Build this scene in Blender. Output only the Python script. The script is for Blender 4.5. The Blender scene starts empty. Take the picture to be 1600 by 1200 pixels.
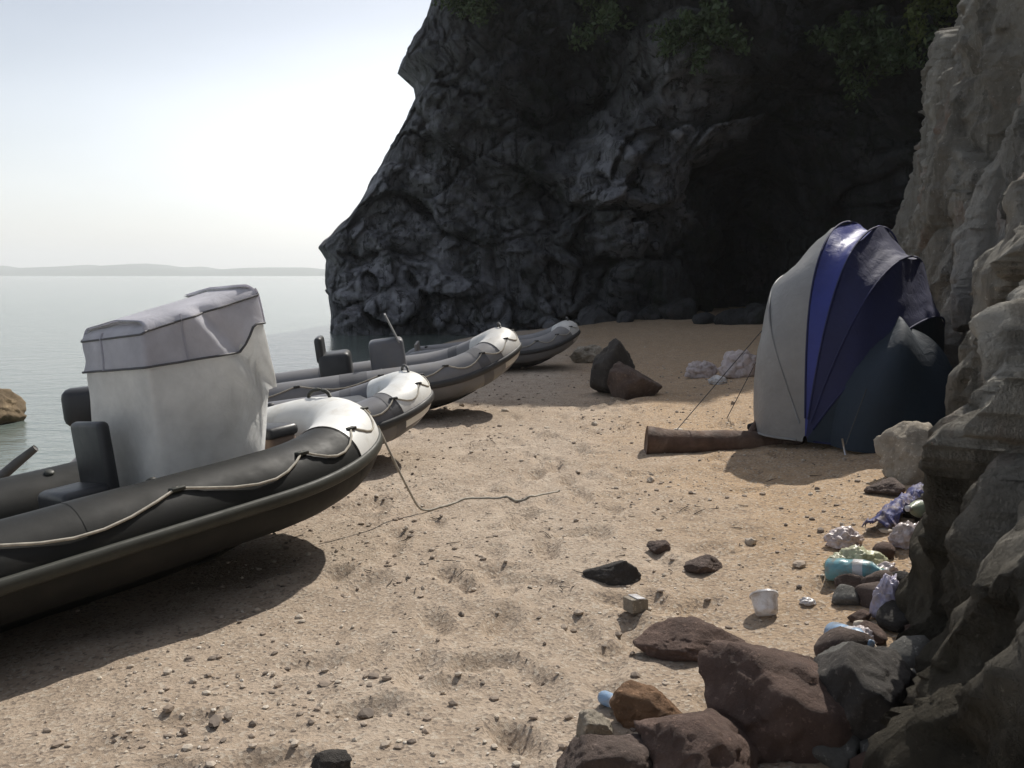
import bpy, bmesh, math, random
import numpy as np
from mathutils import Vector, Matrix

random.seed(7)
RNG = np.random.default_rng(7)
S = bpy.context.scene
COL = S.collection
R = math.radians

# ------------------------------------------------------------------ camera, sky, sun
F, PX, PY = 1450.0, 800.0, 600.0          # focal length in photo pixels, photo centre
PITCH = math.atan(170 / F)
CAM_H = 1.6
cam_d = bpy.data.cameras.new('camera')
cam = bpy.data.objects.new('camera', cam_d)
COL.objects.link(cam)
cam.location = (0, 0, CAM_H)
cam.rotation_euler = (math.pi / 2 - PITCH, 0, 0)
cam_d.sensor_width = 36
cam_d.lens = F / 1600 * 36
cam_d.clip_start = 0.05
cam_d.clip_end = 20000
S.camera = cam

VEIL = 7.7                                # thin bright cloud over the blue, thickest low down
SUN_EL, SUN_AZ = R(47), R(29)             # azimuth clockwise from +y
w = bpy.data.worlds.new('World')
S.world = w
w.use_nodes = True
nt = w.node_tree
nt.nodes.clear()
sky = nt.nodes.new('ShaderNodeTexSky')
sky.sky_type = 'NISHITA'
sky.sun_disc = False
sky.sun_elevation = SUN_EL
sky.sun_rotation = SUN_AZ
sky.air_density = 1.0
sky.dust_density = 2.0
sky.ozone_density = 1.0
sky.altitude = 0
bgn = nt.nodes.new('ShaderNodeBackground')
bgn.inputs['Strength'].default_value = 0.05
wo = nt.nodes.new('ShaderNodeOutputWorld')
wtc = nt.nodes.new('ShaderNodeTexCoord')
wsep = nt.nodes.new('ShaderNodeSeparateXYZ'); nt.links.new(wtc.outputs['Generated'], wsep.inputs[0])
wmr = nt.nodes.new('ShaderNodeMapRange'); wmr.interpolation_type = 'SMOOTHSTEP'; wmr.inputs[1].default_value = 0.02; wmr.inputs[2].default_value = 0.36
wmr.inputs[3].default_value = 1.5; wmr.inputs[4].default_value = 0.46
nt.links.new(wsep.outputs[2], wmr.inputs[0])
wmp = nt.nodes.new('ShaderNodeMapping'); wmp.inputs['Scale'].default_value = (1.2, 1.2, 4.5); nt.links.new(wtc.outputs['Generated'], wmp.inputs[0])
wno = nt.nodes.new('ShaderNodeTexNoise'); wno.inputs['Scale'].default_value = 1.5; wno.inputs['Detail'].default_value = 4; wno.inputs['Roughness'].default_value = 0.45
nt.links.new(wmp.outputs[0], wno.inputs['Vector'])
wnr = nt.nodes.new('ShaderNodeMapRange'); wnr.inputs[1].default_value = 0.3; wnr.inputs[2].default_value = 0.7; wnr.inputs[3].default_value = 0.82; wnr.inputs[4].default_value = 1.05
nt.links.new(wno.outputs['Fac'], wnr.inputs[0])
wmu = nt.nodes.new('ShaderNodeMath'); wmu.operation = 'MULTIPLY'; nt.links.new(wmr.outputs[0], wmu.inputs[0]); nt.links.new(wnr.outputs[0], wmu.inputs[1])
wdt = nt.nodes.new('ShaderNodeVectorMath'); wdt.operation = 'DOT_PRODUCT'; nt.links.new(wtc.outputs['Generated'], wdt.inputs[0])
wdt.inputs[1].default_value = (math.sin(SUN_AZ) * math.cos(SUN_EL), math.cos(SUN_AZ) * math.cos(SUN_EL), math.sin(SUN_EL))
wau = nt.nodes.new('ShaderNodeMapRange'); wau.interpolation_type = 'SMOOTHSTEP'      # the veil glows round the sun
wau.inputs[1].default_value = 0.40; wau.inputs[2].default_value = 1.0; wau.inputs[3].default_value = 0.88; wau.inputs[4].default_value = 2.2
nt.links.new(wdt.outputs['Value'], wau.inputs[0])
wm2 = nt.nodes.new('ShaderNodeMath'); wm2.operation = 'MULTIPLY'; nt.links.new(wmu.outputs[0], wm2.inputs[0]); nt.links.new(wau.outputs[0], wm2.inputs[1])
wve = nt.nodes.new('ShaderNodeVectorMath'); wve.operation = 'SCALE'; wve.inputs[0].default_value = (VEIL * 0.985, VEIL * 0.985, VEIL * 1.0); nt.links.new(wm2.outputs[0], wve.inputs['Scale'])
wad = nt.nodes.new('ShaderNodeVectorMath'); wad.operation = 'ADD'; nt.links.new(sky.outputs[0], wad.inputs[0]); nt.links.new(wve.outputs[0], wad.inputs[1])
nt.links.new(wad.outputs[0], bgn.inputs['Color'])
nt.links.new(bgn.outputs[0], wo.inputs['Surface'])

sun_d = bpy.data.lights.new('sun', 'SUN')
sun_d.energy = 3.6
sun_d.angle = R(0.6)
sun_d.color = (1.0, 0.95, 0.87)
sun = bpy.data.objects.new('sun', sun_d)
COL.objects.link(sun)
sdir = Vector((math.sin(SUN_AZ) * math.cos(SUN_EL), math.cos(SUN_AZ) * math.cos(SUN_EL), math.sin(SUN_EL)))
sun.rotation_euler = sdir.to_track_quat('Z', 'Y').to_euler()
sun.location = sdir * 50

S.view_settings.view_transform = 'Standard'
S.view_settings.look = 'None'
S.view_settings.gamma = 1.0
S.view_settings.use_curve_mapping = False
S.view_settings.exposure = 0.42
S.cycles.max_bounces = 6
S.cycles.volume_bounces = 1

# ------------------------------------------------------------------ numpy noise
def _h(i, j, k, s=0):
    n = (i.astype(np.int64) * 374761393 + j.astype(np.int64) * 668265263 + k.astype(np.int64) * 2147483647 + s * 1274126177) & 0xffffffff
    n = ((n ^ (n >> 13)) * 1274126177) & 0xffffffff
    n = ((n ^ (n >> 16)) * 2246822519) & 0xffffffff
    n = n ^ (n >> 15)
    return (n & 0xffffff) / float(0xffffff)

def vnoise(p, s=0):
    p = np.asarray(p, float)
    f = np.floor(p); t = p - f; t = t * t * t * (t * (t * 6 - 15) + 10)
    i, j, k = f[..., 0], f[..., 1], f[..., 2]
    r = 0
    for a in (0, 1):
        for b in (0, 1):
            for c in (0, 1):
                wgt = (t[..., 0] if a else 1 - t[..., 0]) * (t[..., 1] if b else 1 - t[..., 1]) * (t[..., 2] if c else 1 - t[..., 2])
                r = r + wgt * _h(i + a, j + b, k + c, s)
    return r * 2 - 1

def fbm(p, o=4, s=0, g=0.5):
    p = np.asarray(p, float); a = 1; r = 0; tot = 0
    for q in range(o):
        r = r + a * vnoise(p * (2.03 ** q) + 17.3 * q, s + q); tot += a; a *= g
    return r / tot

def worley(p, s=0, facet=False):
    """distance to nearest and second nearest cell point, and a random number of the nearest cell"""
    p = np.asarray(p, float); f = np.floor(p)
    d1 = np.full(p.shape[:-1], 9.0); d2 = d1.copy(); idn = np.zeros_like(d1); pl = np.zeros_like(d1)
    for a in (-1, 0, 1):
        for b in (-1, 0, 1):
            for c in (-1, 0, 1):
                i, j, k = f[..., 0] + a, f[..., 1] + b, f[..., 2] + c
                q = np.stack([i + _h(i, j, k, s + 1), j + _h(i, j, k, s + 2), k + _h(i, j, k, s + 3)], -1)
                d = np.linalg.norm(q - p, axis=-1)
                closer = d < d1
                d2 = np.where(closer, d1, np.minimum(d2, d))
                idn = np.where(closer, _h(i, j, k, s + 4), idn)
                if facet: pl = np.where(closer, ((p - q) * (np.stack([_h(i, j, k, s + 5), _h(i, j, k, s + 6), _h(i, j, k, s + 7)], -1) * 2 - 1)).sum(-1), pl)
                d1 = np.where(closer, d, d1)
    return (d1, d2, idn, pl) if facet else (d1, d2, idn)

def P3(x, y, z):
    return np.stack(np.broadcast_arrays(np.asarray(x, float), np.asarray(y, float), np.asarray(z, float)), -1)

# ------------------------------------------------------------------ object helpers
def mesh_data(name, verts, faces, m=None, smooth=True):
    me = bpy.data.meshes.new(name)
    me.from_pydata([tuple(map(float, v)) for v in verts], [], [tuple(map(int, f)) for f in faces])
    me.update()
    if m: me.materials.append(m)
    if smooth: me.polygons.foreach_set('use_smooth', [True] * len(me.polygons))
    return me

def big_mesh(name, V, Fq, m, smooth=True):
    """fast build from numpy arrays, all faces with the same corner count"""
    V = np.asarray(V, np.float32).reshape(-1, 3); Fq = np.asarray(Fq, np.int32)
    n, c = Fq.shape
    me = bpy.data.meshes.new(name)
    me.vertices.add(len(V)); me.vertices.foreach_set('co', V.ravel())
    me.loops.add(n * c); me.loops.foreach_set('vertex_index', Fq.ravel())
    me.polygons.add(n); me.polygons.foreach_set('loop_start', np.arange(0, n * c, c, dtype=np.int32))
    me.polygons.foreach_set('loop_total', np.full(n, c, np.int32))
    me.polygons.foreach_set('use_smooth', np.full(n, smooth))
    me.update(); me.validate()
    me.materials.append(m)
    return me

def link(name, me, parent=None):
    o = bpy.data.objects.new(name, me); COL.objects.link(o)
    if parent: o.parent = parent
    return o

def obj(name, verts, faces, m, parent=None, smooth=True):
    return link(name, mesh_data(name, verts, faces, m, smooth), parent)

def tag(o, label=None, cat=None, group=None, kind=None):
    if label: o['label'] = label
    if cat: o['category'] = cat
    if group: o['group'] = group
    if kind: o['kind'] = kind
    return o

def empty(name, loc, rot=(0, 0, 0)):
    o = bpy.data.objects.new(name, None); COL.objects.link(o)
    o.location = loc; o.rotation_euler = rot; o.empty_display_size = 0.2
    return o

def grid_faces(nu, nv, wrap_u=False, wrap_v=False):
    a = np.arange(nu * nv).reshape(nu, nv)
    if wrap_u: a = np.vstack([a, a[:1]])
    if wrap_v: a = np.hstack([a, a[:, :1]])
    return np.stack([a[:-1, :-1], a[1:, :-1], a[1:, 1:], a[:-1, 1:]], -1).reshape(-1, 4)

def sweep(path, rad, seg=16, squash=1.0, cap=True, ang0=0.0, ang1=2 * math.pi):
    path = np.asarray(path, float); n = len(path)
    rad = np.broadcast_to(rad, (n,))
    tan = np.gradient(path, axis=0); tan /= np.linalg.norm(tan, axis=1)[:, None] + 1e-9
    up = np.tile([0, 0, 1.0], (n, 1))
    if np.abs(tan[:, 2]).max() > 0.9: up = np.tile([0, 1.0, 0.02], (n, 1))
    side = np.cross(tan, up); side /= np.linalg.norm(side, axis=1)[:, None] + 1e-9
    upv = np.cross(side, tan)
    full = abs(ang1 - ang0 - 2 * math.pi) < 1e-6
    th = np.linspace(ang0, ang1, seg, endpoint=not full)
    V = path[:, None] + rad[:, None, None] * (side[:, None] * np.cos(th)[None, :, None] + squash * upv[:, None] * np.sin(th)[None, :, None])
    Fc = grid_faces(n, seg, wrap_v=full).tolist()
    if cap and full:
        Fc.append(list(range(seg))[::-1]); Fc.append([(n - 1) * seg + k for k in range(seg)])
    return V.reshape(-1, 3), Fc

def join(*parts):
    V, Fc, off = [], [], 0
    for v, f in parts:
        V.extend([tuple(x) for x in v]); Fc.extend([[i + off for i in q] for q in f]); off += len(v)
    return V, Fc

def box(cx, cy, cz, sx, sy, sz, bev=0.0):
    bm = bmesh.new(); bmesh.ops.create_cube(bm, size=1)
    for v in bm.verts: v.co = Vector((v.co.x * sx + cx, v.co.y * sy + cy, v.co.z * sz + cz))
    if bev:
        bmesh.ops.bevel(bm, geom=bm.edges[:] , offset=bev, segments=3, affect='EDGES', profile=0.5)
    bm.verts.index_update()
    V = [tuple(v.co) for v in bm.verts]; Fc = [[v.index for v in f.verts] for f in bm.faces]
    bm.free()
    return V, Fc

def lathe(prof, seg=24):
    prof = np.asarray(prof, float); n = len(prof)
    th = np.linspace(0, 2 * math.pi, seg, endpoint=False)
    V = np.stack([prof[:, None, 0] * np.cos(th), prof[:, None, 0] * np.sin(th), np.repeat(prof[:, 1:2], seg, 1)], -1).reshape(-1, 3)
    return V, grid_faces(n, seg, wrap_v=True)[:, ::-1].tolist()

def xf(V, M):
    M = np.array(M); V = np.asarray(V, float)
    return V @ M[:3, :3].T + M[:3, 3]

_ico = {}
def ico(sub):
    if sub not in _ico:
        bm = bmesh.new(); bmesh.ops.create_icosphere(bm, subdivisions=sub, radius=1)
        bm.verts.index_update()
        _ico[sub] = (np.array([v.co[:] for v in bm.verts]), np.array([[v.index for v in f.verts] for f in bm.faces]))
        bm.free()
    return _ico[sub]

# ------------------------------------------------------------------ materials
class NT:
    def __init__(s, name):
        s.m = bpy.data.materials.new(name); s.m.use_nodes = True
        s.t = s.m.node_tree; s.b = s.t.nodes['Principled BSDF']; s.out = s.t.nodes['Material Output']
        s.tc = s.t.nodes.new('ShaderNodeTexCoord')
        s.geo = None
    def n(s, typ, **k):
        q = s.t.nodes.new(typ)
        for a, v in k.items(): setattr(q, a, v)
        return q
    def l(s, a, b): s.t.links.new(a, b)
    def noise(s, scale, detail=6, rough=0.6, dist=0.0, stretch=None, src=None):
        q = s.n('ShaderNodeTexNoise'); q.inputs['Scale'].default_value = scale
        q.inputs['Detail'].default_value = detail; q.inputs['Roughness'].default_value = rough; q.inputs['Distortion'].default_value = dist
        v = src or s.tc.outputs['Object']
        if stretch:
            mp = s.n('ShaderNodeMapping'); mp.inputs['Scale'].default_value = stretch; s.l(v, mp.inputs[0]); v = mp.outputs[0]
        s.l(v, q.inputs['Vector']); return q.outputs['Fac']
    def ramp(s, fac, stops):
        q = s.n('ShaderNodeValToRGB'); e = q.color_ramp.elements
        while len(e) < len(stops): e.new(0.5)
        for a, (p, c) in zip(e, stops):
            a.position = p; a.color = (*c, 1) if len(c) == 3 else c
        s.l(fac, q.inputs[0]); return q.outputs[0]
    def mix(s, fac, a, b, mode='MIX'):
        q = s.n('ShaderNodeMix', data_type='RGBA', blend_type=mode)
        for sock, v in ((q.inputs[0], fac), (q.inputs[6], a), (q.inputs[7], b)):
            if isinstance(v, (int, float)): sock.default_value = v
            elif isinstance(v, tuple): sock.default_value = (*v, 1)
            else: s.l(v, sock)
        return q.outputs[2]
    def bump(s, h, strength=0.4, dist=0.02, prev=None):
        q = s.n('ShaderNodeBump'); q.inputs['Strength'].default_value = strength; q.inputs['Distance'].default_value = dist
        s.l(h, q.inputs['Height'])
        if prev: s.l(prev, q.inputs['Normal'])
        return q.outputs[0]
    def done(s, color, rough, normal=None):
        b = s.b.inputs
        if isinstance(color, tuple): b['Base Color'].default_value = (*color, 1)
        else: s.l(color, b['Base Color'])
        if isinstance(rough, (int, float)): b['Roughness'].default_value = rough
        else: s.l(rough, b['Roughness'])
        if normal is not None: s.l(normal, b['Normal'])
        return s.m

def simple(name, c, rough=0.6, var=0.25, scale=8, bump=0.15, bscale=60, bdist=0.004, dirt=None):
    """a worn surface: colour wanders by var, fine relief, optional dust patches"""
    q = NT(name)
    a = tuple(v * (1 - var) for v in c); b = tuple(min(1, v * (1 + var)) for v in c)
    col = q.ramp(q.noise(scale, 5, 0.6), [(0.3, a), (0.7, b)])
    if dirt:
        f = q.ramp(q.noise(scale * 0.6, 8, 0.7, 0.5), [(0.5, (0, 0, 0)), (0.72, (0.75, 0.75, 0.75))])
        col = q.mix(f, col, dirt)
    rr = q.ramp(q.noise(scale * 1.7, 4), [(0.3, (rough * 0.85,) * 3), (0.7, (min(1, rough * 1.15),) * 3)])
    return q.done(col, rr, q.bump(q.noise(bscale, 4), bump, bdist))

def sand_mat():
    q = NT('beach_sand')
    pos = q.n('ShaderNodeNewGeometry').outputs['Position']
    big = q.noise(0.55, 4, 0.6, 0.3, src=pos)
    base = q.ramp(big, [(0.32, (0.37, 0.29, 0.215)), (0.5, (0.43, 0.345, 0.265)), (0.68, (0.49, 0.405, 0.32))])
    sep = q.n('ShaderNodeSeparateXYZ'); q.l(pos, sep.inputs[0])
    # the sand is warmer and yellower on the dry right hand side, greyer down the middle
    mr = q.n('ShaderNodeMapRange'); mr.inputs[1].default_value = 0.5; mr.inputs[2].default_value = 1.8
    wob = q.n('ShaderNodeMath', operation='MULTIPLY_ADD'); q.l(q.noise(1.3, 3, src=pos), wob.inputs[0]); wob.inputs[1].default_value = 1.6; q.l(sep.outputs[0], wob.inputs[2])
    sb = q.n('ShaderNodeMath', operation='SUBTRACT'); q.l(wob.outputs[0], sb.inputs[0]); sb.inputs[1].default_value = 0.8
    q.l(sb.outputs[0], mr.inputs[0])
    base = q.mix(mr.outputs[0], base, q.mix(0.75, base, (0.43, 0.29, 0.165)))
    med = q.noise(6, 6, 0.7, src=pos)
    base = q.mix(q.ramp(med, [(0.42, (0, 0, 0)), (0.75, (0.55, 0.55, 0.55))]), base, (0.21, 0.155, 0.11))
    vor = q.n('ShaderNodeTexVoronoi'); vor.inputs['Scale'].default_value = 70; q.l(pos, vor.inputs['Vector'])
    grain = q.n('ShaderNodeRGBToBW'); q.l(vor.outputs['Color'], grain.inputs[0])
    base = q.mix(q.ramp(grain.outputs[0], [(0.7, (0, 0, 0)), (0.8, (0.6, 0.6, 0.6))]), base, (0.5, 0.44, 0.36))
    base = q.mix(q.ramp(grain.outputs[0], [(0.2, (0.6, 0.6, 0.6)), (0.3, (0, 0, 0))]), base, (0.15, 0.125, 0.105))
    # damp band by the waterline
    wet = q.n('ShaderNodeMapRange'); wet.inputs[1].default_value = -0.16; wet.inputs[2].default_value = -0.27
    q.l(sep.outputs[2], wet.inputs[0])
    base = q.mix(wet.outputs[0], base, q.mix(1.0, base, (0.42, 0.40, 0.38), 'MULTIPLY'))
    rr = q.n('ShaderNodeMapRange'); rr.inputs[3].default_value = 0.95; rr.inputs[4].default_value = 0.35
    q.l(wet.outputs[0], rr.inputs[0])
    b1 = q.bump(q.noise(14, 8, 0.75, src=pos), 0.8, 0.03)
    b2 = q.bump(vor.outputs['Distance'], 0.5, 0.006, b1)
    q.b.inputs['Specular IOR Level'].default_value = 0.2
    return q.done(base, rr.outputs[0], b2)

def cliff_mat(name, dark, mid, light, green=0.35, streak=(1, 1, 0.35), pale=None, foot=False):
    q = NT(name)
    pos = q.n('ShaderNodeNewGeometry').outputs['Position']
    a = q.noise(0.5, 9, 0.68, 0.6, stretch=streak, src=pos)
    col = q.ramp(a, [(0.34, dark), (0.5, mid), (0.66, light)])
    if pale:  # paler lower left and centre: partly sky light painted into the rock colour
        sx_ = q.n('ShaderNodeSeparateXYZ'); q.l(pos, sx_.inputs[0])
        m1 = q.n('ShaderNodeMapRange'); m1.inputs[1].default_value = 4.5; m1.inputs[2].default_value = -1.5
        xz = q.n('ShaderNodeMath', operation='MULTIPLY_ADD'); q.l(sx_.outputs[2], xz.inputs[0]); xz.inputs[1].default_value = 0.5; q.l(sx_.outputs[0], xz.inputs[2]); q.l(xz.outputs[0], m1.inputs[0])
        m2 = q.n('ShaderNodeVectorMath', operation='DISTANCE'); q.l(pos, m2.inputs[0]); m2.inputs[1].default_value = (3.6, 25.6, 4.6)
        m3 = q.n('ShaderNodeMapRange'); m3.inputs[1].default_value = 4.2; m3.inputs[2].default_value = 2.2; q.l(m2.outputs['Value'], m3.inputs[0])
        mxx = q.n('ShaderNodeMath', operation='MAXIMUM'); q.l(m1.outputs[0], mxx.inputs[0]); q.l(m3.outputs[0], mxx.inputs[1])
        skylit_mask = q.n('ShaderNodeMath', operation='MULTIPLY'); q.l(mxx.outputs[0], skylit_mask.inputs[0])
        q.l(q.ramp(q.noise(0.9, 6, 0.7, 0.5, src=pos), [(0.36, (0.25, 0.25, 0.25)), (0.6, (1, 1, 1))]), skylit_mask.inputs[1])
        col = q.mix(skylit_mask.outputs[0], col, q.ramp(a, [(0.34, pale[0]), (0.62, pale[1])]))
    st = q.noise(2.0, 6, 0.7, 0.3, stretch=(1.6, 1.6, 0.15), src=pos)
    col = q.mix(q.ramp(st, [(0.52, (0, 0, 0)), (0.62, (0.8, 0.8, 0.8))]), col, tuple(v * 0.75 for v in dark))
    rust = q.noise(1.1, 5, 0.6, 1.0, src=pos)
    col = q.mix(q.ramp(rust, [(0.58, (0, 0, 0)), (0.72, (0.5, 0.5, 0.5))]), col, (mid[0] * 1.25, mid[1] * 0.85, mid[2] * 0.75))
    if green:
        gn = q.noise(0.8, 7, 0.7, 0.2, src=pos)
        col = q.mix(q.ramp(gn, [(0.52, (0, 0, 0)), (0.66, (green, green, green))]), col, (0.028, 0.038, 0.018))
    vor = q.n('ShaderNodeTexVoronoi', feature='DISTANCE_TO_EDGE'); vor.inputs['Scale'].default_value = 1.7
    wp = q.n('ShaderNodeVectorMath', operation='ADD')
    nz = q.n('ShaderNodeTexNoise'); nz.inputs['Scale'].default_value = 2.2; q.l(pos, nz.inputs['Vector'])
    q.l(pos, wp.inputs[0]); q.l(nz.outputs['Color'], wp.inputs[1]); q.l(wp.outputs[0], vor.inputs['Vector'])
    crk = q.ramp(vor.outputs['Distance'], [(0.0, (0, 0, 0)), (0.035, (1, 1, 1))])
    col = q.mix(q.ramp(q.noise(26, 4, 0.75, src=pos), [(0.62, (0, 0, 0)), (0.68, (0.5, 0.5, 0.5))]), col, tuple(min(1, v * 1.5) for v in light))
    col = q.mix(q.ramp(q.noise(9, 8, 0.8, src=pos), [(0.57, (0, 0, 0)), (0.76, (0.55, 0.55, 0.55))]), col, tuple(v * 0.5 for v in dark))
    if foot:      # darker, browner tone over the lowest metre, with a ragged edge
        sz_ = q.n('ShaderNodeSeparateXYZ'); q.l(pos, sz_.inputs[0])
        az_ = q.n('ShaderNodeMath', operation='MULTIPLY_ADD'); q.l(q.noise(1.6, 6, 0.7, src=pos), az_.inputs[0]); az_.inputs[1].default_value = -1.4; q.l(sz_.outputs[2], az_.inputs[2])
        fm = q.n('ShaderNodeMapRange'); fm.inputs[1].default_value = 0.65; fm.inputs[2].default_value = -0.15; q.l(az_.outputs[0], fm.inputs[0])
        col = q.mix(fm.outputs[0], col, q.mix(1.0, col, (0.20, 0.185, 0.155), 'MULTIPLY'))
    b1 = q.bump(crk, 0.5, 0.05)
    b2 = q.bump(q.noise(4, 12, 0.78, src=pos), 1.0, 0.30, b1)
    b3 = q.bump(q.noise(30, 6, 0.75, src=pos), 0.9, 0.03, b2)
    q.b.inputs['Specular IOR Level'].default_value = 0.25
    return q.done(col, 0.92, b3)

def rock_mat(name, c, c2):
    q = NT(name)
    col = q.ramp(q.noise(2.6, 8, 0.7, 0.4), [(0.3, tuple(v * 0.55 for v in c)), (0.5, c), (0.7, c2)])
    col = q.mix(q.ramp(q.noise(38, 3, 0.7), [(0.6, (0, 0, 0)), (0.7, (0.5, 0.5, 0.5))]), col, tuple(min(1, v * 1.9) for v in c2))
    vv = q.n('ShaderNodeTexVoronoi'); vv.inputs['Scale'].default_value = 26; q.l(q.tc.outputs['Object'], vv.inputs['Vector'])
    lich = q.ramp(q.noise(5.5, 9, 0.8, 0.3), [(0.58, (0, 0, 0)), (0.66, (0.55, 0.55, 0.55))])
    col = q.mix(lich, col, tuple(min(1, v * 1.7 + .02) for v in c2))
    b1 = q.bump(q.noise(7, 12, 0.75), 0.9, 0.05)
    b2 = q.bump(vv.outputs['Distance'], 0.35, 0.012, b1)
    return q.done(col, 0.9, q.bump(q.noise(70, 5, 0.75), 0.8, 0.01, b2))

def water_mat():
    q = NT('sea_water')
    pos = q.n('ShaderNodeNewGeometry').outputs['Position']
    a = q.noise(1.7, 5, 0.6, 0.2, stretch=(1, 1.5, 1), src=pos)
    b = q.noise(9, 4, 0.6, 0.2, stretch=(1, 1.4, 1), src=pos)
    n1 = q.bump(a, 0.5, 0.08); n2 = q.bump(b, 0.4, 0.02, n1)
    c = q.ramp(q.noise(0.12, 3, src=pos), [(0.3, (0.12, 0.15, 0.13)), (0.7, (0.17, 0.195, 0.175))])
    q.b.inputs['IOR'].default_value = 1.33
    return q.done(c, 0.1, n2)

def canvas_mat(name, c, transl=0.35, rough=0.85, dust=None):
    q = NT(name)
    col = q.ramp(q.noise(5, 6, 0.65), [(0.3, tuple(v * 0.86 for v in c)), (0.7, tuple(min(1, v * 1.1) for v in c))])
    if dust: col = q.mix(q.ramp(q.noise(16, 8, 0.75, 0.4), [(0.46, (0, 0, 0)), (0.66, (0.75, 0.75, 0.75))]), col, dust)
    wv = q.noise(260, 2)
    nm = q.bump(wv, 0.2, 0.001, q.bump(q.noise(9, 6, 0.6, 1.2), 0.45, 0.02))
    q.done(col, rough, nm)
    tr = q.n('ShaderNodeBsdfTranslucent'); q.l(col, tr.inputs[0]); q.l(nm, tr.inputs['Normal'])
    mx = q.n('ShaderNodeMixShader'); mx.inputs[0].default_value = transl
    q.l(q.b.outputs[0], mx.inputs[1]); q.l(tr.outputs[0], mx.inputs[2]); q.l(mx.outputs[0], q.out.inputs['Surface'])
    return q.m

M = {}
M['sand'] = sand_mat()
M['cliff'] = cliff_mat('shaded_cliff_rock', (0.022, 0.022, 0.021), (0.055, 0.057, 0.06), (0.12, 0.125, 0.135), 0.6, pale=((0.30, 0.30, 0.325), (0.56, 0.56, 0.60)))  # the pale pair partly stands in for sky light on the rock faces
M['wall'] = cliff_mat('grey_limestone', (0.24, 0.22, 0.185), (0.42, 0.39, 0.335), (0.61, 0.58, 0.515), 0.22, (1.6, 1.6, 0.35), foot=True)
M['water'] = water_mat()
M['hill'] = simple('far_hill', (0.07, 0.085, 0.06), 0.9, 0.3, 0.01)
M['black_rubber'] = simple('black_rubber', (0.008, 0.0085, 0.0075), 0.62, 0.25, 5, 0.15, 50, 0.003, (0.02, 0.018, 0.014)); M['black_rubber'].node_tree.nodes['Principled BSDF'].inputs['Specular IOR Level'].default_value = 0.3
M['grey_rubber'] = simple('grey_rubber', (0.13, 0.13, 0.14), 0.5, 0.12, 5, 0.12, 50, 0.003, (0.16, 0.14, 0.115))
M['mid_rubber'] = simple('faded_rubber', (0.17, 0.167, 0.17), 0.5, 0.12, 5, 0.12, 50, 0.003, (0.18, 0.16, 0.13))
M['white_pvc'] = simple('white_pvc', (0.72, 0.72, 0.69), 0.45, 0.06, 6, 0.12, 40, 0.003, (0.48, 0.44, 0.36))
M['pale_pvc'] = simple('pale_pvc', (0.56, 0.55, 0.52), 0.5, 0.08, 6, 0.12, 40, 0.003, (0.38, 0.34, 0.28))
M['hull_dark'] = simple('dark_gelcoat', (0.008, 0.009, 0.008), 0.45, 0.3, 4, 0.1, 40, 0.002, (0.03, 0.027, 0.022))
M['hull_grey'] = simple('grey_gelcoat', (0.13, 0.125, 0.12), 0.4, 0.25, 4, 0.1, 40, 0.002, (0.16, 0.13, 0.10))
M['trim_dark'] = simple('dark_rubber_trim', (0.035, 0.035, 0.035), 0.6, 0.2)
M['trim_olive'] = simple('olive_rubber_trim', (0.03, 0.031, 0.023), 0.6, 0.2)
M['trim_grey'] = simple('grey_rubber_trim', (0.09, 0.09, 0.095), 0.6, 0.2)
M['deck'] = simple('grey_deck', (0.22, 0.21, 0.2), 0.7, 0.2, 6, 0.2, 80, 0.003, (0.3, 0.24, 0.17))
M['wood_board'] = simple('brown_board', (0.16, 0.11, 0.08), 0.7, 0.3, 6)
M['vinyl_black'] = simple('black_vinyl', (0.03, 0.031, 0.033), 0.45, 0.2)
M['rope'] = simple('pale_rope', (0.4, 0.37, 0.31), 0.9, 0.25, 30)
M['metal'] = simple('dull_steel', (0.4, 0.4, 0.41), 0.35, 0.1); M['metal'].node_tree.nodes['Principled BSDF'].inputs['Metallic'].default_value = 0.9
M['canvas'] = canvas_mat('grey_canvas', (0.82, 0.82, 0.80), 0.6)
M['canvas_top'] = canvas_mat('mauve_grey_canvas', (0.68, 0.675, 0.73), 0.5)
M['tent_grey'] = canvas_mat('silver_grey_nylon', (0.26, 0.258, 0.255), 0.12, 0.5)
M['tent_blue'] = canvas_mat('royal_blue_nylon', (0.03, 0.045, 0.26), 0.2, 0.5)
M['tent_navy'] = canvas_mat('navy_nylon', (0.014, 0.018, 0.075), 0.06, 0.75)
M['tent_teal'] = canvas_mat('dark_teal_nylon', (0.010, 0.022, 0.038), 0.06, 0.75)
M['tent_light'] = canvas_mat('light_blue_nylon', (0.20, 0.28, 0.50), 0.2, 0.5)
M['tent_in'] = simple('dark_mesh', (0.006, 0.006, 0.008), 0.9)
M['rock_brown'] = rock_mat('brown_rock', (0.12, 0.085, 0.07), (0.2, 0.15, 0.125))
M['rock_plum'] = rock_mat('plum_brown_rock', (0.12, 0.074, 0.057), (0.195, 0.128, 0.1))
M['rock_dark'] = rock_mat('dark_rock', (0.055, 0.048, 0.042), (0.11, 0.097, 0.085))
M['rock_orange'] = rock_mat('orange_brown_rock', (0.22, 0.12, 0.06), (0.32, 0.19, 0.11))
M['rock_tan'] = rock_mat('tan_rock', (0.17, 0.12, 0.065), (0.27, 0.2, 0.115))
M['rock_pale'] = rock_mat('pale_rock', (0.38, 0.33, 0.26), (0.52, 0.46, 0.38))
M['rock_grey'] = rock_mat('grey_rock', (0.15, 0.145, 0.13), (0.27, 0.26, 0.24))
M['wood'] = simple('driftwood', (0.10, 0.06, 0.042), 0.85, 0.4, 7, 0.7, 30, 0.012, (0.2, 0.14, 0.10))
M['wood_grey'] = simple('wet_grey_wood', (0.11, 0.105, 0.1), 0.8, 0.3, 10)
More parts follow.
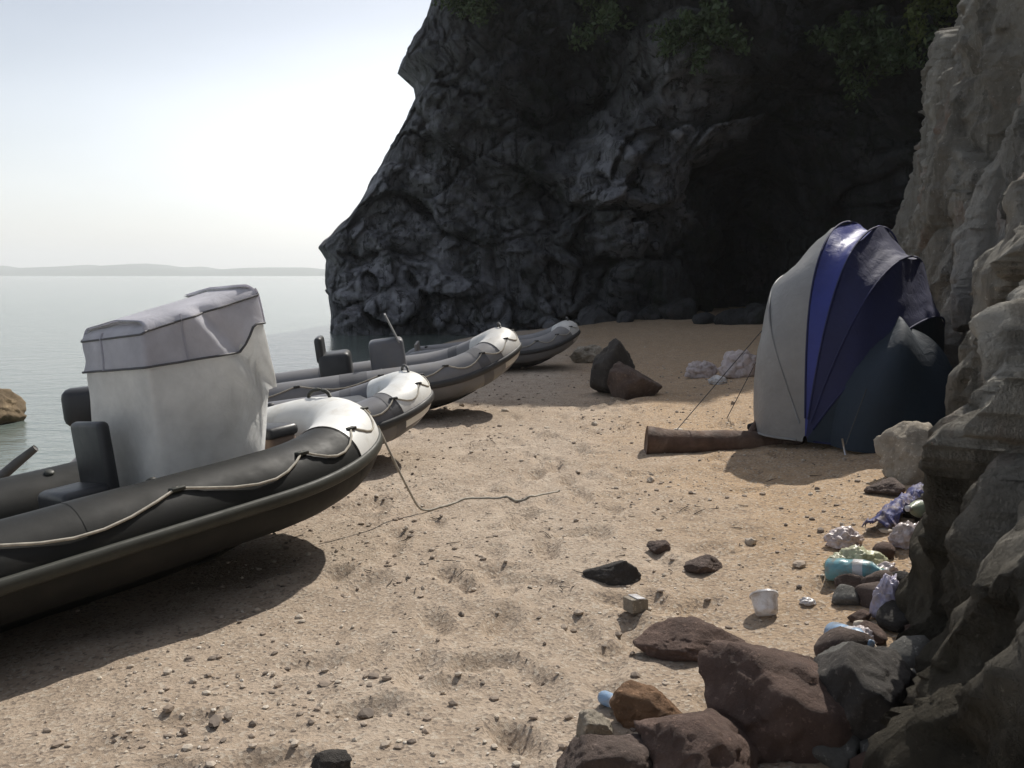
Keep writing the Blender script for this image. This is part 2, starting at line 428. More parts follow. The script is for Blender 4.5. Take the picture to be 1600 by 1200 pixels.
def plastic(name, c, transl=0.25, rough=0.3):
    m = canvas_mat(name, c, transl, rough, (0.36, 0.28, 0.2)); return m
M['p_white'] = plastic('white_plastic', (0.78, 0.77, 0.78))
M['p_teal'] = plastic('teal_plastic', (0.22, 0.46, 0.52))
M['p_yellowgreen'] = plastic('pale_yellow_green_plastic', (0.62, 0.64, 0.44))
M['p_blue'] = plastic('light_blue_plastic', (0.36, 0.52, 0.72))
M['p_lilac'] = plastic('lilac_plastic', (0.5, 0.48, 0.62))
M['p_darkblue'] = plastic('dark_blue_plastic', (0.05, 0.06, 0.2), 0.1, 0.65)
M['p_green'] = plastic('pale_green_plastic', (0.45, 0.52, 0.40))
M['p_pink'] = plastic('pinkish_white_plastic', (0.68, 0.60, 0.60))
M['p_red'] = plastic('dull_red_plastic', (0.35, 0.07, 0.06), 0.1)
M['leaf'] = canvas_mat('green_leaf', (0.055, 0.085, 0.03), 0.3, 0.5)
M['leaf_bright'] = canvas_mat('yellow_green_leaf', (0.11, 0.14, 0.035), 0.35, 0.5)
M['bark'] = simple('bark', (0.06, 0.048, 0.038), 0.9)

# ------------------------------------------------------------------ the ground
SEA = -0.36
def shore_x(y):
    return np.interp(y, [-60, 0, 4, 9, 14, 18, 22, 26, 30, 60], [-5.6, -5.0, -4.7, -4.4, -3.9, -3.3, -2.8, -2.2, 1.0, 6])

# trails of footprints: centre, heading
FEET = []
for (x0, y0, hd, n) in ((0.2, 2.3, 86, 11), (-0.25, 3.6, 80, 12), (0.9, 3.2, 97, 11), (1.3, 7.2, 60, 7), (-0.1, 6.8, 70, 9), (0.55, 2.0, 110, 9), (1.9, 8.2, 178, 7), (-1.1, 3.1, 28, 6), (0.35, 9, 66, 8)):
    a = R(hd); x, y = x0, y0
    for k in range(n):
        sd = 0.11 * (-1) ** k
        FEET.append((x - math.sin(a) * sd + random.gauss(0, .02), y + math.cos(a) * sd, a + random.gauss(0, .12), random.uniform(.6, 1.1)))
        x += math.cos(a) * 0.58; y += math.sin(a) * 0.58; a += random.gauss(0, .09)
for k in range(120):
    FEET.append((random.uniform(-1.2, 2.3), random.uniform(2.2, 12), random.uniform(0, 6.3), random.uniform(.4, .9)))

def ground_base(x, y):
    x = np.asarray(x, float); y = np.asarray(y, float)
    s = x - shore_x(y)
    z = np.where(s < 0, np.maximum(SEA + 0.14 * s, -6), SEA + 0.36 * (1 - np.exp(-s / 1.15)) + 0.012 * np.minimum(s, 8))
    z = z - 0.03
    z = z + (0.055 * np.clip(x - 1.0, 0, 1.2) + 0.13 * np.clip(x - 2.1, 0, 4) * np.clip((y + 2) / 6, 0, 1)) * (1 - .62 * np.clip((y - 9) / 9, 0, 1))
    z = z + np.where(s > 0, 0.011 * np.clip(y - 13, 0, 30) * np.clip(s / 4, 0, 1), 0)
    return z

def ground(x, y):
    x = np.asarray(x, float); y = np.asarray(y, float)
    z = ground_base(x, y)
    near = np.clip((x - shore_x(y)) / 1.5, 0, 1) * (np.hypot(x, y) < 60)
    z = z + near * (0.045 * fbm(P3(x * .55, y * .55, 0 * x), 3, 3) + 0.028 * fbm(P3(x * 2.3, y * 2.3, 0 * x + 5), 4, 9) )
    z = z + near * 0.014 * np.abs(fbm(P3(x * 6, y * 6, 0 * x + 2), 3, 5))
    for (ax, ay, bx_, by_, wd) in ((-1.3, 6.0, .35, 7.6, .16), (-.6, 8.3, 1.1, 9.4, .15), (.3, 11.2, 2.2, 11.5, .16)):
        L_ = math.hypot(bx_ - ax, by_ - ay); ux, uy = (bx_ - ax) / L_, (by_ - ay) / L_
        t_ = (x - ax) * ux + (y - ay) * uy; dd = np.abs(-(x - ax) * uy + (y - ay) * ux + .04 * np.sin(t_ * 3))
        on = np.clip(t_ / .3, 0, 1) * np.clip((L_ - t_) / .5, 0, 1)
        z = z + on * (-.03 * np.exp(-(dd / wd) ** 4) + .022 * np.exp(-((dd - wd * 1.25) / .05) ** 2))
    for fx, fy, a, k in FEET:
        m = (np.abs(x - fx) < .3) & (np.abs(y - fy) < .3)
        if not m.any(): continue
        dx = x - fx; dy = y - fy
        u = (dx * math.cos(a) + dy * math.sin(a)) / .145; v = (-dx * math.sin(a) + dy * math.cos(a)) / .062
        q = u * u + v * v
        z = z + np.where(m, k * (-0.046 * np.exp(-q * q * .8) + 0.013 * np.exp(-(np.sqrt(q) - 1.45) ** 2 * 5)), 0)
    return z

def gz(x, y): return float(ground(np.array([float(x)]), np.array([float(y)]))[0])

xs = np.concatenate([-np.geomspace(3600, 6, 22), np.linspace(-5.5, -3.1, 14), np.linspace(-3, 4.2, 215), np.linspace(4.3, 9, 22), np.geomspace(10, 3600, 20)])
ys = np.concatenate([-np.geomspace(3600, 4, 16), np.linspace(-3, 1.4, 8), np.geomspace(1.5, 30, 330), np.linspace(31, 50, 10), np.geomspace(60, 3600, 14)])
gx, gy = np.meshgrid(xs, ys, indexing='ij')
sandm = big_mesh('beach', P3(gx, gy, ground(gx, gy)), grid_faces(len(xs), len(ys)), M['sand'])
tag(link('beach_ground', sandm), kind='structure')

xs = np.concatenate([-np.geomspace(3700, 12, 30), np.linspace(-11, 6, 60), np.geomspace(7, 3700, 20)])
ys = np.concatenate([-np.geomspace(3700, 12, 20), np.linspace(-11, 50, 120), np.geomspace(52, 3700, 24)])
wx, wy = np.meshgrid(xs, ys, indexing='ij')
wz = SEA + 0.012 * fbm(P3(wx * .6, wy * .6, 0 * wx), 3, 40) * (np.hypot(wx, wy) < 60)
tag(link('sea', big_mesh('sea', P3(wx, wy, wz), grid_faces(len(xs), len(ys)), M['water'])), kind='structure')

# far coast
n = 160
hx = np.linspace(-2600, 500, n)
hh = 52 * (0.45 + 0.55 * np.abs(fbm(P3(hx * .0016, 0 * hx, 0 * hx), 5, 60)) * 2) * np.clip((250 - hx) / 1300, 0, 1) ** .7
prof = np.array([(0, -2), (60, .35), (200, .8), (420, 1.0), (600, .6), (800, -0.1)])
V = np.stack([P3(hx, 2700 + dy + 60 * fbm(P3(hx * .01, 0 * hx, 0 * hx + dy), 3, 61), SEA - 1 + np.where(zz < 0, -3, hh * zz)) for dy, zz in prof], 1)
tag(link('far_hills', big_mesh('far_hills', V, grid_faces(n, len(prof))[:, ::-1], M['hill'])), kind='structure')

# ------------------------------------------------------------------ the cliffs
def rockify(p, s, big=1.0, fine=1.0):
    """signed displacement with blocks, ledges and grain"""
    q = p + 0.8 * np.stack([fbm(p * .5, 2, s + 70), fbm(p * .5 + 9, 2, s + 71), fbm(p * .5 + 19, 2, s + 72)], -1)
    d1, d2, cid, cp = worley(q * np.array([.28, .28, .5]), s, True)
    e1, e2, eid, ep = worley(q * np.array([.9, .9, 1.25]), s + 11, True)
    g1, g2, gid, gp = worley(q * np.array([2.6, 2.6, 3.1]), s + 23, True)
    h = big * (1.5 * fbm(p * .14, 3, s) + 1.0 * (cid - .5) + 1.5 * cp - 0.35 * np.exp(-(d2 - d1) * 14))
    h = h + 0.30 * (eid - .5) + 0.5 * ep - 0.14 * np.exp(-(e2 - e1) * 16)
    h = h + fine * (0.10 * (gid - .5) + 0.16 * gp + 0.30 * fbm(p * 1.6, 5, s + 3) + 0.08 * np.abs(fbm(p * 5, 3, s + 5)))
    pr = p @ np.array([[.9, 0, .44], [0, 1, 0], [-.44, 0, .9]]) * np.array([.7, 1, 1.3])
    h = h + fine * (.16 * (1 - 2.2 * np.abs(fbm(pr * .8, 4, s + 41))) + .10 * (1 - 2.2 * np.abs(fbm(pr * 2.1, 4, s + 42))))
    bz = (p[..., 2] * .94 + p[..., 0] * .34) * .8 + .5 * fbm(p * .45, 3, s + 50); fr = bz - np.floor(bz)
    bz2 = bz * 3.1 + .4 * fbm(p * 1.3, 3, s + 51); fr2 = bz2 - np.floor(bz2)
    h = h + fine * (.34 * (np.minimum(fr / .78, (1 - fr) / .22) - .5) + .09 * (np.minimum(fr2 / .8, (1 - fr2) / .2) - .5))
    return h

def closed_sheet(name, Fp, Bp, m):
    """front grid Fp and back grid Bp (same shape) joined round the rim"""
    nu, nv = Fp.shape[:2]
    a = np.arange(nu * nv).reshape(nu, nv); off = nu * nv
    Fc = grid_faces(nu, nv)
    ring = np.concatenate([a[:, 0], a[-1, 1:], a[-2::-1, -1], a[0, -2:0:-1]])
    r2 = np.roll(ring, -1)
    side = np.stack([r2, ring, ring + off, r2 + off], -1)
    return big_mesh(name, np.concatenate([Fp.reshape(-1, 3), Bp.reshape(-1, 3)]), np.concatenate([Fc, Fc[:, ::-1] + off, side]), m)

def px_at(px, py, y):
    """the point at distance y that the photograph shows at (px, py)"""
    a = (px - PX) / F; b = (PY - py) / F
    d = Vector((a, math.cos(PITCH) + b * math.sin(PITCH), -math.sin(PITCH) + b * math.cos(PITCH)))
    return Vector((0, 0, CAM_H)) + d * (y / d.y)

# back cliff: the headland that closes the beach
sil = [(476, 560), (492, 500), (482, 440), (486, 405), (472, 385), (520, 338), (562, 270), (600, 200), (636, 130), (632, 108), (606, 88), (625, 40), (650, 0), (668, -60), (760, -140), (900, -190)]
D0 = 30.0
sp = [px_at(a, b, D0) for a, b in sil]
zs = np.array([p.z for p in sp]); xsl = np.array([p.x for p in sp])
zs[0] = -2.5
NZ, NX = 290, 420
zz = np.linspace(-1.6, 15.5, NZ)
uu = np.linspace(0, 1, NX) ** 1.15
Z, U = np.meshgrid(zz, uu)
XL = np.interp(Z, zs, xsl)
X = XL + (19 - XL) * U
ds = X - XL
# front depth: nearer to the right, curling away at the left end, leaning out over the beach as it rises
Y0 = D0 - 0.30 * np.clip(X + 2, 0, 30) + 2.6 * np.exp(-ds * 1.6)
lean = np.interp(Z, [-1, 2, 4.2, 7, 10, 15.5], [0, .2, .3, -2.4, -4.2, -2.6]) * np.clip((X - XL) / 5, 0, 1)
cave = 5.5 * np.exp(-((X - 7.8) / 2.3) ** 2 - ((Z - 1.5) / 4.6) ** 2) + 3.0 * np.exp(-((X - 2.2) / 1.6) ** 2 - ((Z - 7.5) / 2.2) ** 2)
bulge = -1.8 * np.exp(-((X - 3.4) / 2.4) ** 2 - ((Z - 3.2) / 2.4) ** 2)
Yf = Y0 + lean + cave + bulge
disp = rockify(P3(X, Yf, Z), 100)
Yf = Yf - disp * np.clip(ds / 1.2, 0.12, 1)
X2 = X + 0.25 * fbm(P3(X * 1.1, Yf, Z * 1.1), 4, 120) * np.clip(.3 + ds, 0, 1)
Z2 = Z + np.where(Z > 15.2, 1.3 * fbm(P3(X * .4, 0 * X, 0 * X), 3, 99), 0.2 * fbm(P3(X, Yf * .9, Z), 3, 121))
Fp = np.stack([X2, Yf, Z2], -1)
Bp = np.stack([X + 1.5, np.full_like(X, D0 + 16) + 3 * U, Z2], -1)
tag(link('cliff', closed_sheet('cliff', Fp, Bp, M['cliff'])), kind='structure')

# right-hand rock wall, close by
foot = np.array([(1.55, -3.0), (1.30, 0.5), (1.35, 2.6), (1.84, 4.0), (2.72, 5.6), (3.75, 7.2), (4.25, 9.0), (4.75, 12.0), (6.4, 16.5), (9.0, 21.0)])
seglen = np.concatenate([[0], np.cumsum(np.linalg.norm(np.diff(foot, axis=0), axis=1))])
NU, NV = 760, 300
su = np.interp(np.linspace(0, 1, NU), [0, .12, .75, 1], [0, seglen[1] * .95, seglen[7], seglen[-1]])
fx = np.interp(su, seglen, foot[:, 0]); fy = np.interp(su, seglen, foot[:, 1])
k = np.ones(9) / 9
fxs = np.convolve(np.pad(fx, 4, 'edge'), k, 'valid'); fys = np.convolve(np.pad(fy, 4, 'edge'), k, 'valid')
tx = np.gradient(fxs); ty = np.gradient(fys); tl = np.hypot(tx, ty); nx_, ny_ = -ty / tl, tx / tl      # normal towards the beach
H = np.interp(su, [0, 6, 12, 18, 30], [5.2, 5.0, 5.6, 6.5, 9.0])
vv = np.linspace(0, 1, NV)
VV, _ = np.meshgrid(vv, su)
ZZ = -0.7 + VV * (H[:, None] + .7)
out = -0.16 * np.clip(ZZ, 0, 9) - 0.05 * np.clip(ZZ - 1.2, 0, 9)          # slopes back as it rises
WX = fxs[:, None] + nx_[:, None] * out; WY = fys[:, None] + ny_[:, None] * out
q = P3(WX, WY, ZZ)
tl_ = np.array([[.94, .0, .34], [0, 1, 0], [-.34, 0, .94]])
qt = (q @ tl_) * np.array([1, 1, .55])                        # beds dip steeply
w1, w2, wi, wp_ = worley(qt * 1.1 + .35 * np.stack([fbm(q, 2, 341), fbm(q, 2, 342), fbm(q, 2, 343)], -1), 301, True)
u1, u2, ui, up_ = worley(qt * 3.1 + .3 * np.stack([fbm(q * 2, 2, 344), fbm(q * 2, 2, 345), fbm(q * 2, 2, 346)], -1), 305, True)
rg = 1 - np.abs(fbm(qt * 1.5 + 4, 4, 351)) * 2.2; rg2 = 1 - np.abs(fbm(qt * 4.2 + 9, 4, 352)) * 2.2
d = .26 * fbm(q * .45, 3, 300) + .05 * (wi - .5) + .26 * wp_ - .05 * np.exp(-(w2 - w1) * 18) + .085 * up_ + .10 * rg + .045 * rg2 + .05 * fbm(q * 7, 4, 310) + .022 * fbm(q * 19, 3, 312) - .07
bw = qt[..., 2] * 3.4 + .7 * fbm(q * .8, 3, 371); fw = bw - np.floor(bw); d = d + .055 * (np.minimum(fw / .8, (1 - fw) / .2) - .5)
FW = np.stack([WX + nx_[:, None] * d, WY + ny_[:, None] * d, ZZ + 0.12 * fbm(q * 1.2, 3, 330)], -1)
BW = np.stack([WX + 9 + 0 * d, WY - 2 + 0 * d, ZZ], -1)
tag(link('rock_wall', closed_sheet('rock_wall', FW, BW, M['wall'])), kind='structure')

def cliff_y(px, py):
    """distance at which the view ray through a pixel meets the back cliff"""
    best = None
    dg = bpy.context.evaluated_depsgraph_get()
    a = (px - PX) / F; b = (PY - py) / F
    d = Vector((a, math.cos(PITCH) + b * math.sin(PITCH), -math.sin(PITCH) + b * math.cos(PITCH)))
    hit, loc, nrm, *_ = S.ray_cast(dg, Vector((0, 0, CAM_H)) , d)
    return loc if hit else Vector((0, 0, CAM_H)) + d * 25
bpy.context.view_layer.update()

# ------------------------------------------------------------------ boulders
def boulder(seed, size, sub=4, planes=15, rough=0.06):
    rs = np.random.default_rng(seed)
    v, f = ico(sub)
    nrm = rs.normal(size=(planes, 3)); nrm /= np.linalg.norm(nrm, axis=1)[:, None]
    dd = rs.uniform(.62, .98, planes)
    dots = v @ nrm.T
    rr = np.where(dots > .05, dd / np.maximum(dots, .05), 9)
    r = -np.log(np.exp(-rr * 34).sum(1) + np.exp(-34 * 1.12)) / 34
    p = v * r[:, None]
    p = p * (1 + rough * fbm(v * 2.2 + seed, 4, seed)[:, None] + rough * .5 * fbm(v * 7 + seed, 3, seed + 2)[:, None])
    c1, c2, ci, cpp = worley(v * 2.6 + seed, seed % 97, True)
    p = p * (1 + .07 * cpp + .015 * (ci - .5))[:, None]
    return p * np.array(size), f

def place_rock(name, px, py, y, size, m, seed, label, sink=.25, rot=0, tilt=0, cat='rock', group=None, z=None, sub=4):
    """py is unused when the rock stands on the ground: it is set down where the ground is"""
    p = px_at(px, py, y)
    v, f = boulder(seed, size, sub)
    o = link(name, big_mesh(name, v, f, M[m]))
    base = gz(p.x, y) if z is None else z
    o.location = (p.x, y, base + size[2] * (1 - 2 * sink) * .75)
    o.rotation_euler = (R(tilt), R(tilt * .6), R(rot))
    return tag(o, label, cat, group)

# ------------------------------------------------------------------ inflatable boats
def make_boat(kind, label, L, B, r, z0, rise, tube_m, cap_m, hull_m, trim_m, cap_a=(58, 122), cap_th=(-32, 170), seam_m=None, group='inflatable boats pulled up on the beach', name='inflatable_boat'):
    root = empty(name, (0, 0, 0))
    tag(root, label, 'boat', group)
    hw = B / 2 - r
    bl = hw * 1.55
    xb = L / 2 - r - bl
    xs0 = -L / 2
    def cl(a):   # a: 0..pi round the bow
        s_ = np.sin(a); c_ = np.cos(a)
        x = xb + bl * s_ ** .92; y = -hw * np.sign(c_) * np.abs(c_) ** .92
        return x, y, z0 + rise * np.clip(s_, 0, 1) ** 2.2
    na = 44; a = np.linspace(0, math.pi, na)
    bx_, by_, bz_ = cl(a)
    ns = 20
    sx = np.linspace(xs0, xb, ns, endpoint=False)
    path = np.concatenate([np.stack([sx, 0 * sx - hw, 0 * sx + z0], 1), np.stack([bx_, by_, bz_], 1), np.stack([sx[::-1], 0 * sx + hw, 0 * sx + z0], 1)])
    rad = np.full(len(path), r); 
    for i, kk in enumerate((.35, .72, .93)): rad[i] *= kk; rad[-1 - i] *= kk
    rad = rad * (1 + .004 * np.sin(np.arange(len(path)) * 1.9))
    v, f = sweep(path, rad, 26)
    obj('tube', v, f, tube_m, root)
    # seams between the air chambers
    for i in (6, 14, ns + 8, len(path) - 9 - ns + 0, len(path) - 15, len(path) - 7):
        v, f = sweep(path[i:i + 3] * 1.0, r * 1.012, 26, cap=False)
        obj('seam_band', v, f, seam_m or tube_m, root)
    # bow cap
    a2 = np.linspace(R(cap_a[0]), R(cap_a[1]), 22); x2, y2, z2 = cl(a2)
    v, f = sweep(np.stack([x2, y2, z2], 1), r * 1.025, 30, cap=False, ang0=R(cap_th[0]), ang1=R(cap_th[1]))
    obj('bow_cap', v, f, cap_m, root)
    # rub strake along the outer side
    pth = path[2:-2].copy(); t = np.gradient(pth, axis=0); t[:, 2] = 0; t /= np.linalg.norm(t, axis=1)[:, None]
    outn = np.stack([t[:, 1], -t[:, 0]], 1)
    def strake(off_z, wr, hr):
        ctr = pth.copy(); rr_ = math.sqrt(max(r * r - off_z * off_z, 0)) * 1.03
        ctr[:, :2] += outn * rr_; ctr[:, 2] += off_z
        return sweep(ctr, wr, 8, squash=hr)
    v, f = strake(-0.01, .018, 2.0); obj('rub_strake', v, f, trim_m, root)
    # grab line looped between rings
    ln = []; step = 6
    idx = list(range(3, len(pth) - 3, step))
    rr_ = r * .80
    for q in range(len(idx) - 1):
        for tt in np.linspace(0, 1, 7, endpoint=False):
            i0 = idx[q] + tt * (idx[q + 1] - idx[q]); j = int(i0); fr = i0 - j
            c = pth[j] * (1 - fr) + pth[min(j + 1, len(pth) - 1)] * fr
            o_ = outn[j]
            sag = math.sin(math.pi * tt)
            ang = R(50 - 26 * sag)
            ln.append((c[0] + o_[0] * math.cos(ang) * r * 1.05, c[1] + o_[1] * math.cos(ang) * r * 1.05, c[2] + math.sin(ang) * r * 1.05))
    v, f = sweep(np.array(ln), .007, 6); obj('grab_line', v, f, M['rope'], root)
    rings = []
    for i in idx:
        o_ = outn[i]; ang = R(50)
        p = (pth[i][0] + o_[0] * math.cos(ang) * r * 1.02, pth[i][1] + o_[1] * math.cos(ang) * r * 1.02, pth[i][2] + math.sin(ang) * r * 1.02)
        rings.append(box(p[0], p[1], p[2], .07, .045, .02, .006))
    for rg in rings:
        obj('rope_patch', rg[0], rg[1], trim_m, root)
    # lifting handle on the bow
    tip = np.array(cl(np.array([R(90)]))).ravel()
    th = np.linspace(0, math.pi, 9)
    hp = np.stack([tip[0] + .01 + 0 * th, tip[1] + .11 * np.cos(th), tip[2] + r * 1.02 + .05 * np.sin(th)], 1)
    v, f = sweep(hp, .013, 8); obj('bow_handle', v, f, trim_m, root)
    for i in (4, 17, len(path) - 18, len(path) - 5):
        sgn = -1 if i < len(path) / 2 else 1
        v, f = lathe([(.001, .012), (.022, .012), (.028, .004), (.028, -.01)], 14)
        v = xf(v, Matrix.Translation(Vector(path[i]) + Vector((0, -sgn * r * .42, r * .91))) @ Matrix.Rotation(sgn * R(25), 4, 'X'))
        obj('valve', v, f, trim_m, root)
    # V hull
    st = 26; hv = []
    for i in range(st):
        x = xs0 + .12 + (tip[0] + r * .35 - xs0 - .12) * (i / (st - 1))
        u = np.clip((x - (xb - .5)) / (tip[0] + r * .4 - xb + .5), 0, 1)
        zc = z0 - r * .45 + rise * max(0, u) ** 2 * .75
        zk = (zc + .03) * u ** 2.6
        wq = (hw * .96) * max(0.02, (1 - u ** 2.4)) ** .8
        row = []
        for s_ in np.linspace(-1, 1, 13):
            t_ = abs(s_)
            row.append((x, s_ * wq, zk + (zc - zk) * (t_ ** 1.0 * .75 + .25 * t_ ** 4)))
        hv.append(row)
    hv = np.array(hv); f = grid_faces(st, 13).tolist(); f.append(list(range(13)))
    obj('hull', hv.reshape(-1, 3), f, hull_m, root)
    v, f = sweep(np.stack([hv[:, 6, 0], hv[:, 6, 1], hv[:, 6, 2] + .0], 1), .018, 8); obj('keel_strip', v, f, trim_m, root)
    # floor and transom
    zc = z0 - r * .35
    fl = [(xs0 + .15, -hw, zc), (xs0 + .15, hw, zc)]
    aa = np.linspace(math.pi, 0, 18); fx_, fy_, fz_ = cl(aa)
    top = [(x * 1.0, y, zc + (z - z0) * .8) for x, y, z in zip(fx_, fy_, fz_)]
    vv_ = fl[:1] + top[::-1] + fl[1:]
    fv = [(x, y, z) for x, y, z in vv_]; fb = [(x, y, z - .03) for x, y, z in vv_]; nn = len(fv)
    obj('floor', fv + fb, [list(range(nn)), list(range(2 * nn - 1, nn - 1, -1))] + [[i, i + nn, (i + 1) % nn + nn, (i + 1) % nn] for i in range(nn)], M['deck'], root, smooth=False)
    v, f = box(xs0 + .28, 0, zc + .14, .05, 2 * hw - r * .9, .44, .01); obj('transom', v, f, M['deck'], root)
    root['tipx'] = float(tip[0] + r)
    return root, hw, tip

def add_outboard(root, L, z0, m):
    x = -L / 2 + .18
    o = obj('outboard_motor', *box(x - .06, 0, z0 + .42, .34, .25, .30, .07), m, root)
    obj('motor_leg', *join(box(x - .05, 0, z0 + .06, .13, .07, .5, .02), box(x - .08, 0, z0 - .23, .26, .03, .05, .01)), M['hull_grey'], o)
    v, f = sweep([(x + .1, 0, z0 + .34), (x + .35, 0.03, z0 + .37), (x + .55, .04, z0 + .40)], .018, 8); obj('tiller', v, f, M['trim_dark'], o)

def place_boat(root, tipxy, heading, pitch, z, roll=0):
    h = R(heading); tx_ = root['tipx'] * math.cos(R(pitch))
    del root['tipx']
    root.location = (tipxy[0] - tx_ * math.cos(h), tipxy[1] - tx_ * math.sin(h), z)
    root.rotation_euler = (R(roll), R(-pitch), h)

# --- the nearest boat, black, with a canvas-covered console
b1, hw1, tip1 = make_boat('a', 'black inflatable boat with a white bow and a tall grey canvas cover, nearest the camera', 4.3, 1.75, .215, .45, .13, M['black_rubber'], M['white_pvc'], M['hull_dark'], M['trim_olive'], (34, 134), (-3, 178))
zc1 = .37
obj('console', *box(1.0, 0, zc1 + .30, .5, .5, .60, .04), M['white_pvc'], b1)
HEM = .74
def cover(x0, x1, hwid, zb0, zb1, zt0, zt1, seed, drop=None, rt=.12, in0=0.0):
    """canvas draped over a frame: n columns round, rows from hem to ridge; hem height varies with x"""
    nu, nv = 120, 34
    V = []
    per = []
    cr = .06
    # plan outline: rounded rectangle
    def rr_pts(n):
        pts = []; w_, h_ = (x1 - x0) / 2 - cr, hwid - cr; cx = (x0 + x1) / 2
        seg = [(w_ * 2, 'b'), (math.pi / 2 * cr, 'c0'), (h_ * 2, 'r'), (math.pi / 2 * cr, 'c1'), (w_ * 2, 't'), (math.pi / 2 * cr, 'c2'), (h_ * 2, 'l'), (math.pi / 2 * cr, 'c3')]
        tot = sum(s_[0] for s_ in seg)
        for i in range(n):
            d_ = tot * i / n; k_ = 0
            while d_ > seg[k_][0]: d_ -= seg[k_][0]; k_ += 1
            t_ = d_ / seg[k_][0]; c = seg[k_][1]
            if c == 'b': p = (-w_ + 2 * w_ * t_, -h_ - cr); nn = (0, -1)
            elif c == 'r': p = (w_ + cr, -h_ + 2 * h_ * t_); nn = (1, 0)
            elif c == 't': p = (w_ - 2 * w_ * t_, h_ + cr); nn = (0, 1)
            elif c == 'l': p = (-w_ - cr, h_ - 2 * h_ * t_); nn = (-1, 0)
            else:
                q_ = int(c[1]); an = [-90, 0, 90, 180][q_] + 90 * t_
                cc = [(w_, -h_), (w_, h_), (-w_, h_), (-w_, -h_)][q_]
                p = (cc[0] + cr * math.cos(R(an)), cc[1] + cr * math.sin(R(an))); nn = (math.cos(R(an)), math.sin(R(an)))
            pts.append((cx + p[0], p[1], nn[0], nn[1]))
        return pts
    pts = rr_pts(nu)
    arr = np.array(pts)
    rows = []
    for j in range(nv):
        t_ = j / (nv - 1)
        # 0..0.7 wall, 0.7..0.85 shoulder, then roof shrinking to the middle
        fxn = (arr[:, 0] - x0) / (x1 - x0)
        zb = zb0 + (zb1 - zb0) * np.clip((fxn - HEM) / .10, 0, 1)
        zt = zt0 + (zt1 - zt0) * fxn
        if t_ < .62:
            s_ = t_ / .62; z = zb + (zt - rt - zb) * s_; inset = in0 + (0.05 - in0) * s_
        elif t_ < .82:
            an = (t_ - .62) / .2 * math.pi / 2; z = zt - rt + rt * np.sin(an) + 0 * fxn; inset = .05 + rt * (1 - math.cos(an))
        else:
            s_ = (t_ - .82) / .18; z = zt + .02 * s_; inset = .05 + rt + (min(hwid, (x1 - x0) / 2) - .05 - rt - .004) * s_
        x = arr[:, 0] - arr[:, 2] * inset; y = arr[:, 1] - arr[:, 3] * inset
        if t_ >= .82:
            cx = (x0 + x1) / 2; hx_ = (x1 - x0) / 2 - (.05 + rt); hy_ = hwid - .05 - rt; s_ = (t_ - .82) / .18
            bx0 = arr[:, 0] - arr[:, 2] * (.05 + rt); by0 = arr[:, 1] - arr[:, 3] * (.05 + rt)
            x = bx0; y = by0 * (1 - s_)
            x = cx + (x - cx) * (1 - .04 * s_)
        p = P3(x, y, z)
        fold = .008 * np.sin(arr[:, 0] * 26 + 6 * vnoise(P3(arr[:, 0] * 3, arr[:, 1] * 3, z * 2), seed)) * (1 - t_) + .02 * fbm(P3(x * 3.1, y * 3.1, z * 2.2), 3, seed + 2)
        # creases hang diagonally from the front corner
        dg = (x - (x0 + x1) / 2) + (z - zt0) * .75
        fold = fold - .03 * np.exp(-((dg - .02) / .035) ** 2) + .028 * np.exp(-((dg + .10) / .05) ** 2)
        wgt = 1.0 if t_ < .62 else max(0.0, 1 - (t_ - .62) / .2)
        p[:, 0] += arr[:, 2] * fold * wgt; p[:, 1] += arr[:, 3] * fold * wgt
        p[:, 2] -= .008 * np.abs(fbm(P3(x * 2.5, y * 2.5, 0 * x), 2, seed + 5)) * (t_ > .7)
        rows.append(p)
    V = np.stack(rows, 0)
    Fc = grid_faces(nv, nu, wrap_v=True)[:, ::-1].tolist()
    return V.reshape(-1, 3), Fc
v, f = cover(.62, 1.42, .38, zc1 + .10, .95, 1.40, 1.54, 21, rt=.07)
cv = obj('canvas_cover', v, f, M['canvas'], b1)
v, f = cover(.613, 1.427, .388, 1.18, 1.32, 1.41, 1.55, 21, rt=.07, in0=.036)
obj('cover_roof', v, f, M['canvas_top'], b1)
rows_ = np.array(v).reshape(34, 120, 3)
for j_, rr2 in ((0, .007), (21, .006)):
    lp = rows_[j_]; lp = np.concatenate([lp, lp[:2]]); c_ = lp.mean(0); lp = c_ + (lp - c_) * np.array([1.006, 1.012, 1]);
    v2, f2 = sweep(lp, rr2, 6); obj('piping', v2, f2, M['trim_grey'], b1)
for i_ in (8, 30, 44, 100):
    lp = rows_[0:24, i_].copy(); c_ = rows_[0].mean(0); lp[:, :2] = c_[:2] + (lp[:, :2] - c_[:2]) * 1.01
    v2, f2 = sweep(lp, .006, 6); obj('seam', v2, f2, M['canvas_top'], b1)
for sy in (-.36, .36):
    v, f = sweep([(.72, sy * .68, zc1), (.74, sy * .66, 1.27)], .012, 8); obj('cover_pole', v, f, M['metal'], b1)
    v, f = sweep([(1.31, sy * .68, zc1), (1.29, sy * .66, 1.40)], .012, 8); obj('cover_pole', v, f, M['metal'], b1)
st_ = obj('seat', *box(.36, .08, zc1 + .12, .26, .34, .24, .04), M['vinyl_black'], b1)
obj('seat_back', *box(.50, .08, zc1 + .34, .07, .34, .44, .03), M['vinyl_black'], b1)
obj('bow_seat', *box(1.5, .05, zc1 + .15, .2, .5, .26, .04), M['wood_board'], b1)
obj('bow_cushion', *box(1.5, .05, zc1 + .30, .22, .52, .07, .03), M['vinyl_black'], b1)
v, f = sweep([(-.25, -.2, zc1 + .5), (-.26, -.2, zc1 + .62)], .02, 8)
place_boat(b1, (-1.0, 6.05), 50, 4.5, gz(-1.5, 5.2) - .10, -6)
add_outboard(b1, 4.3, .45, M['vinyl_black'])

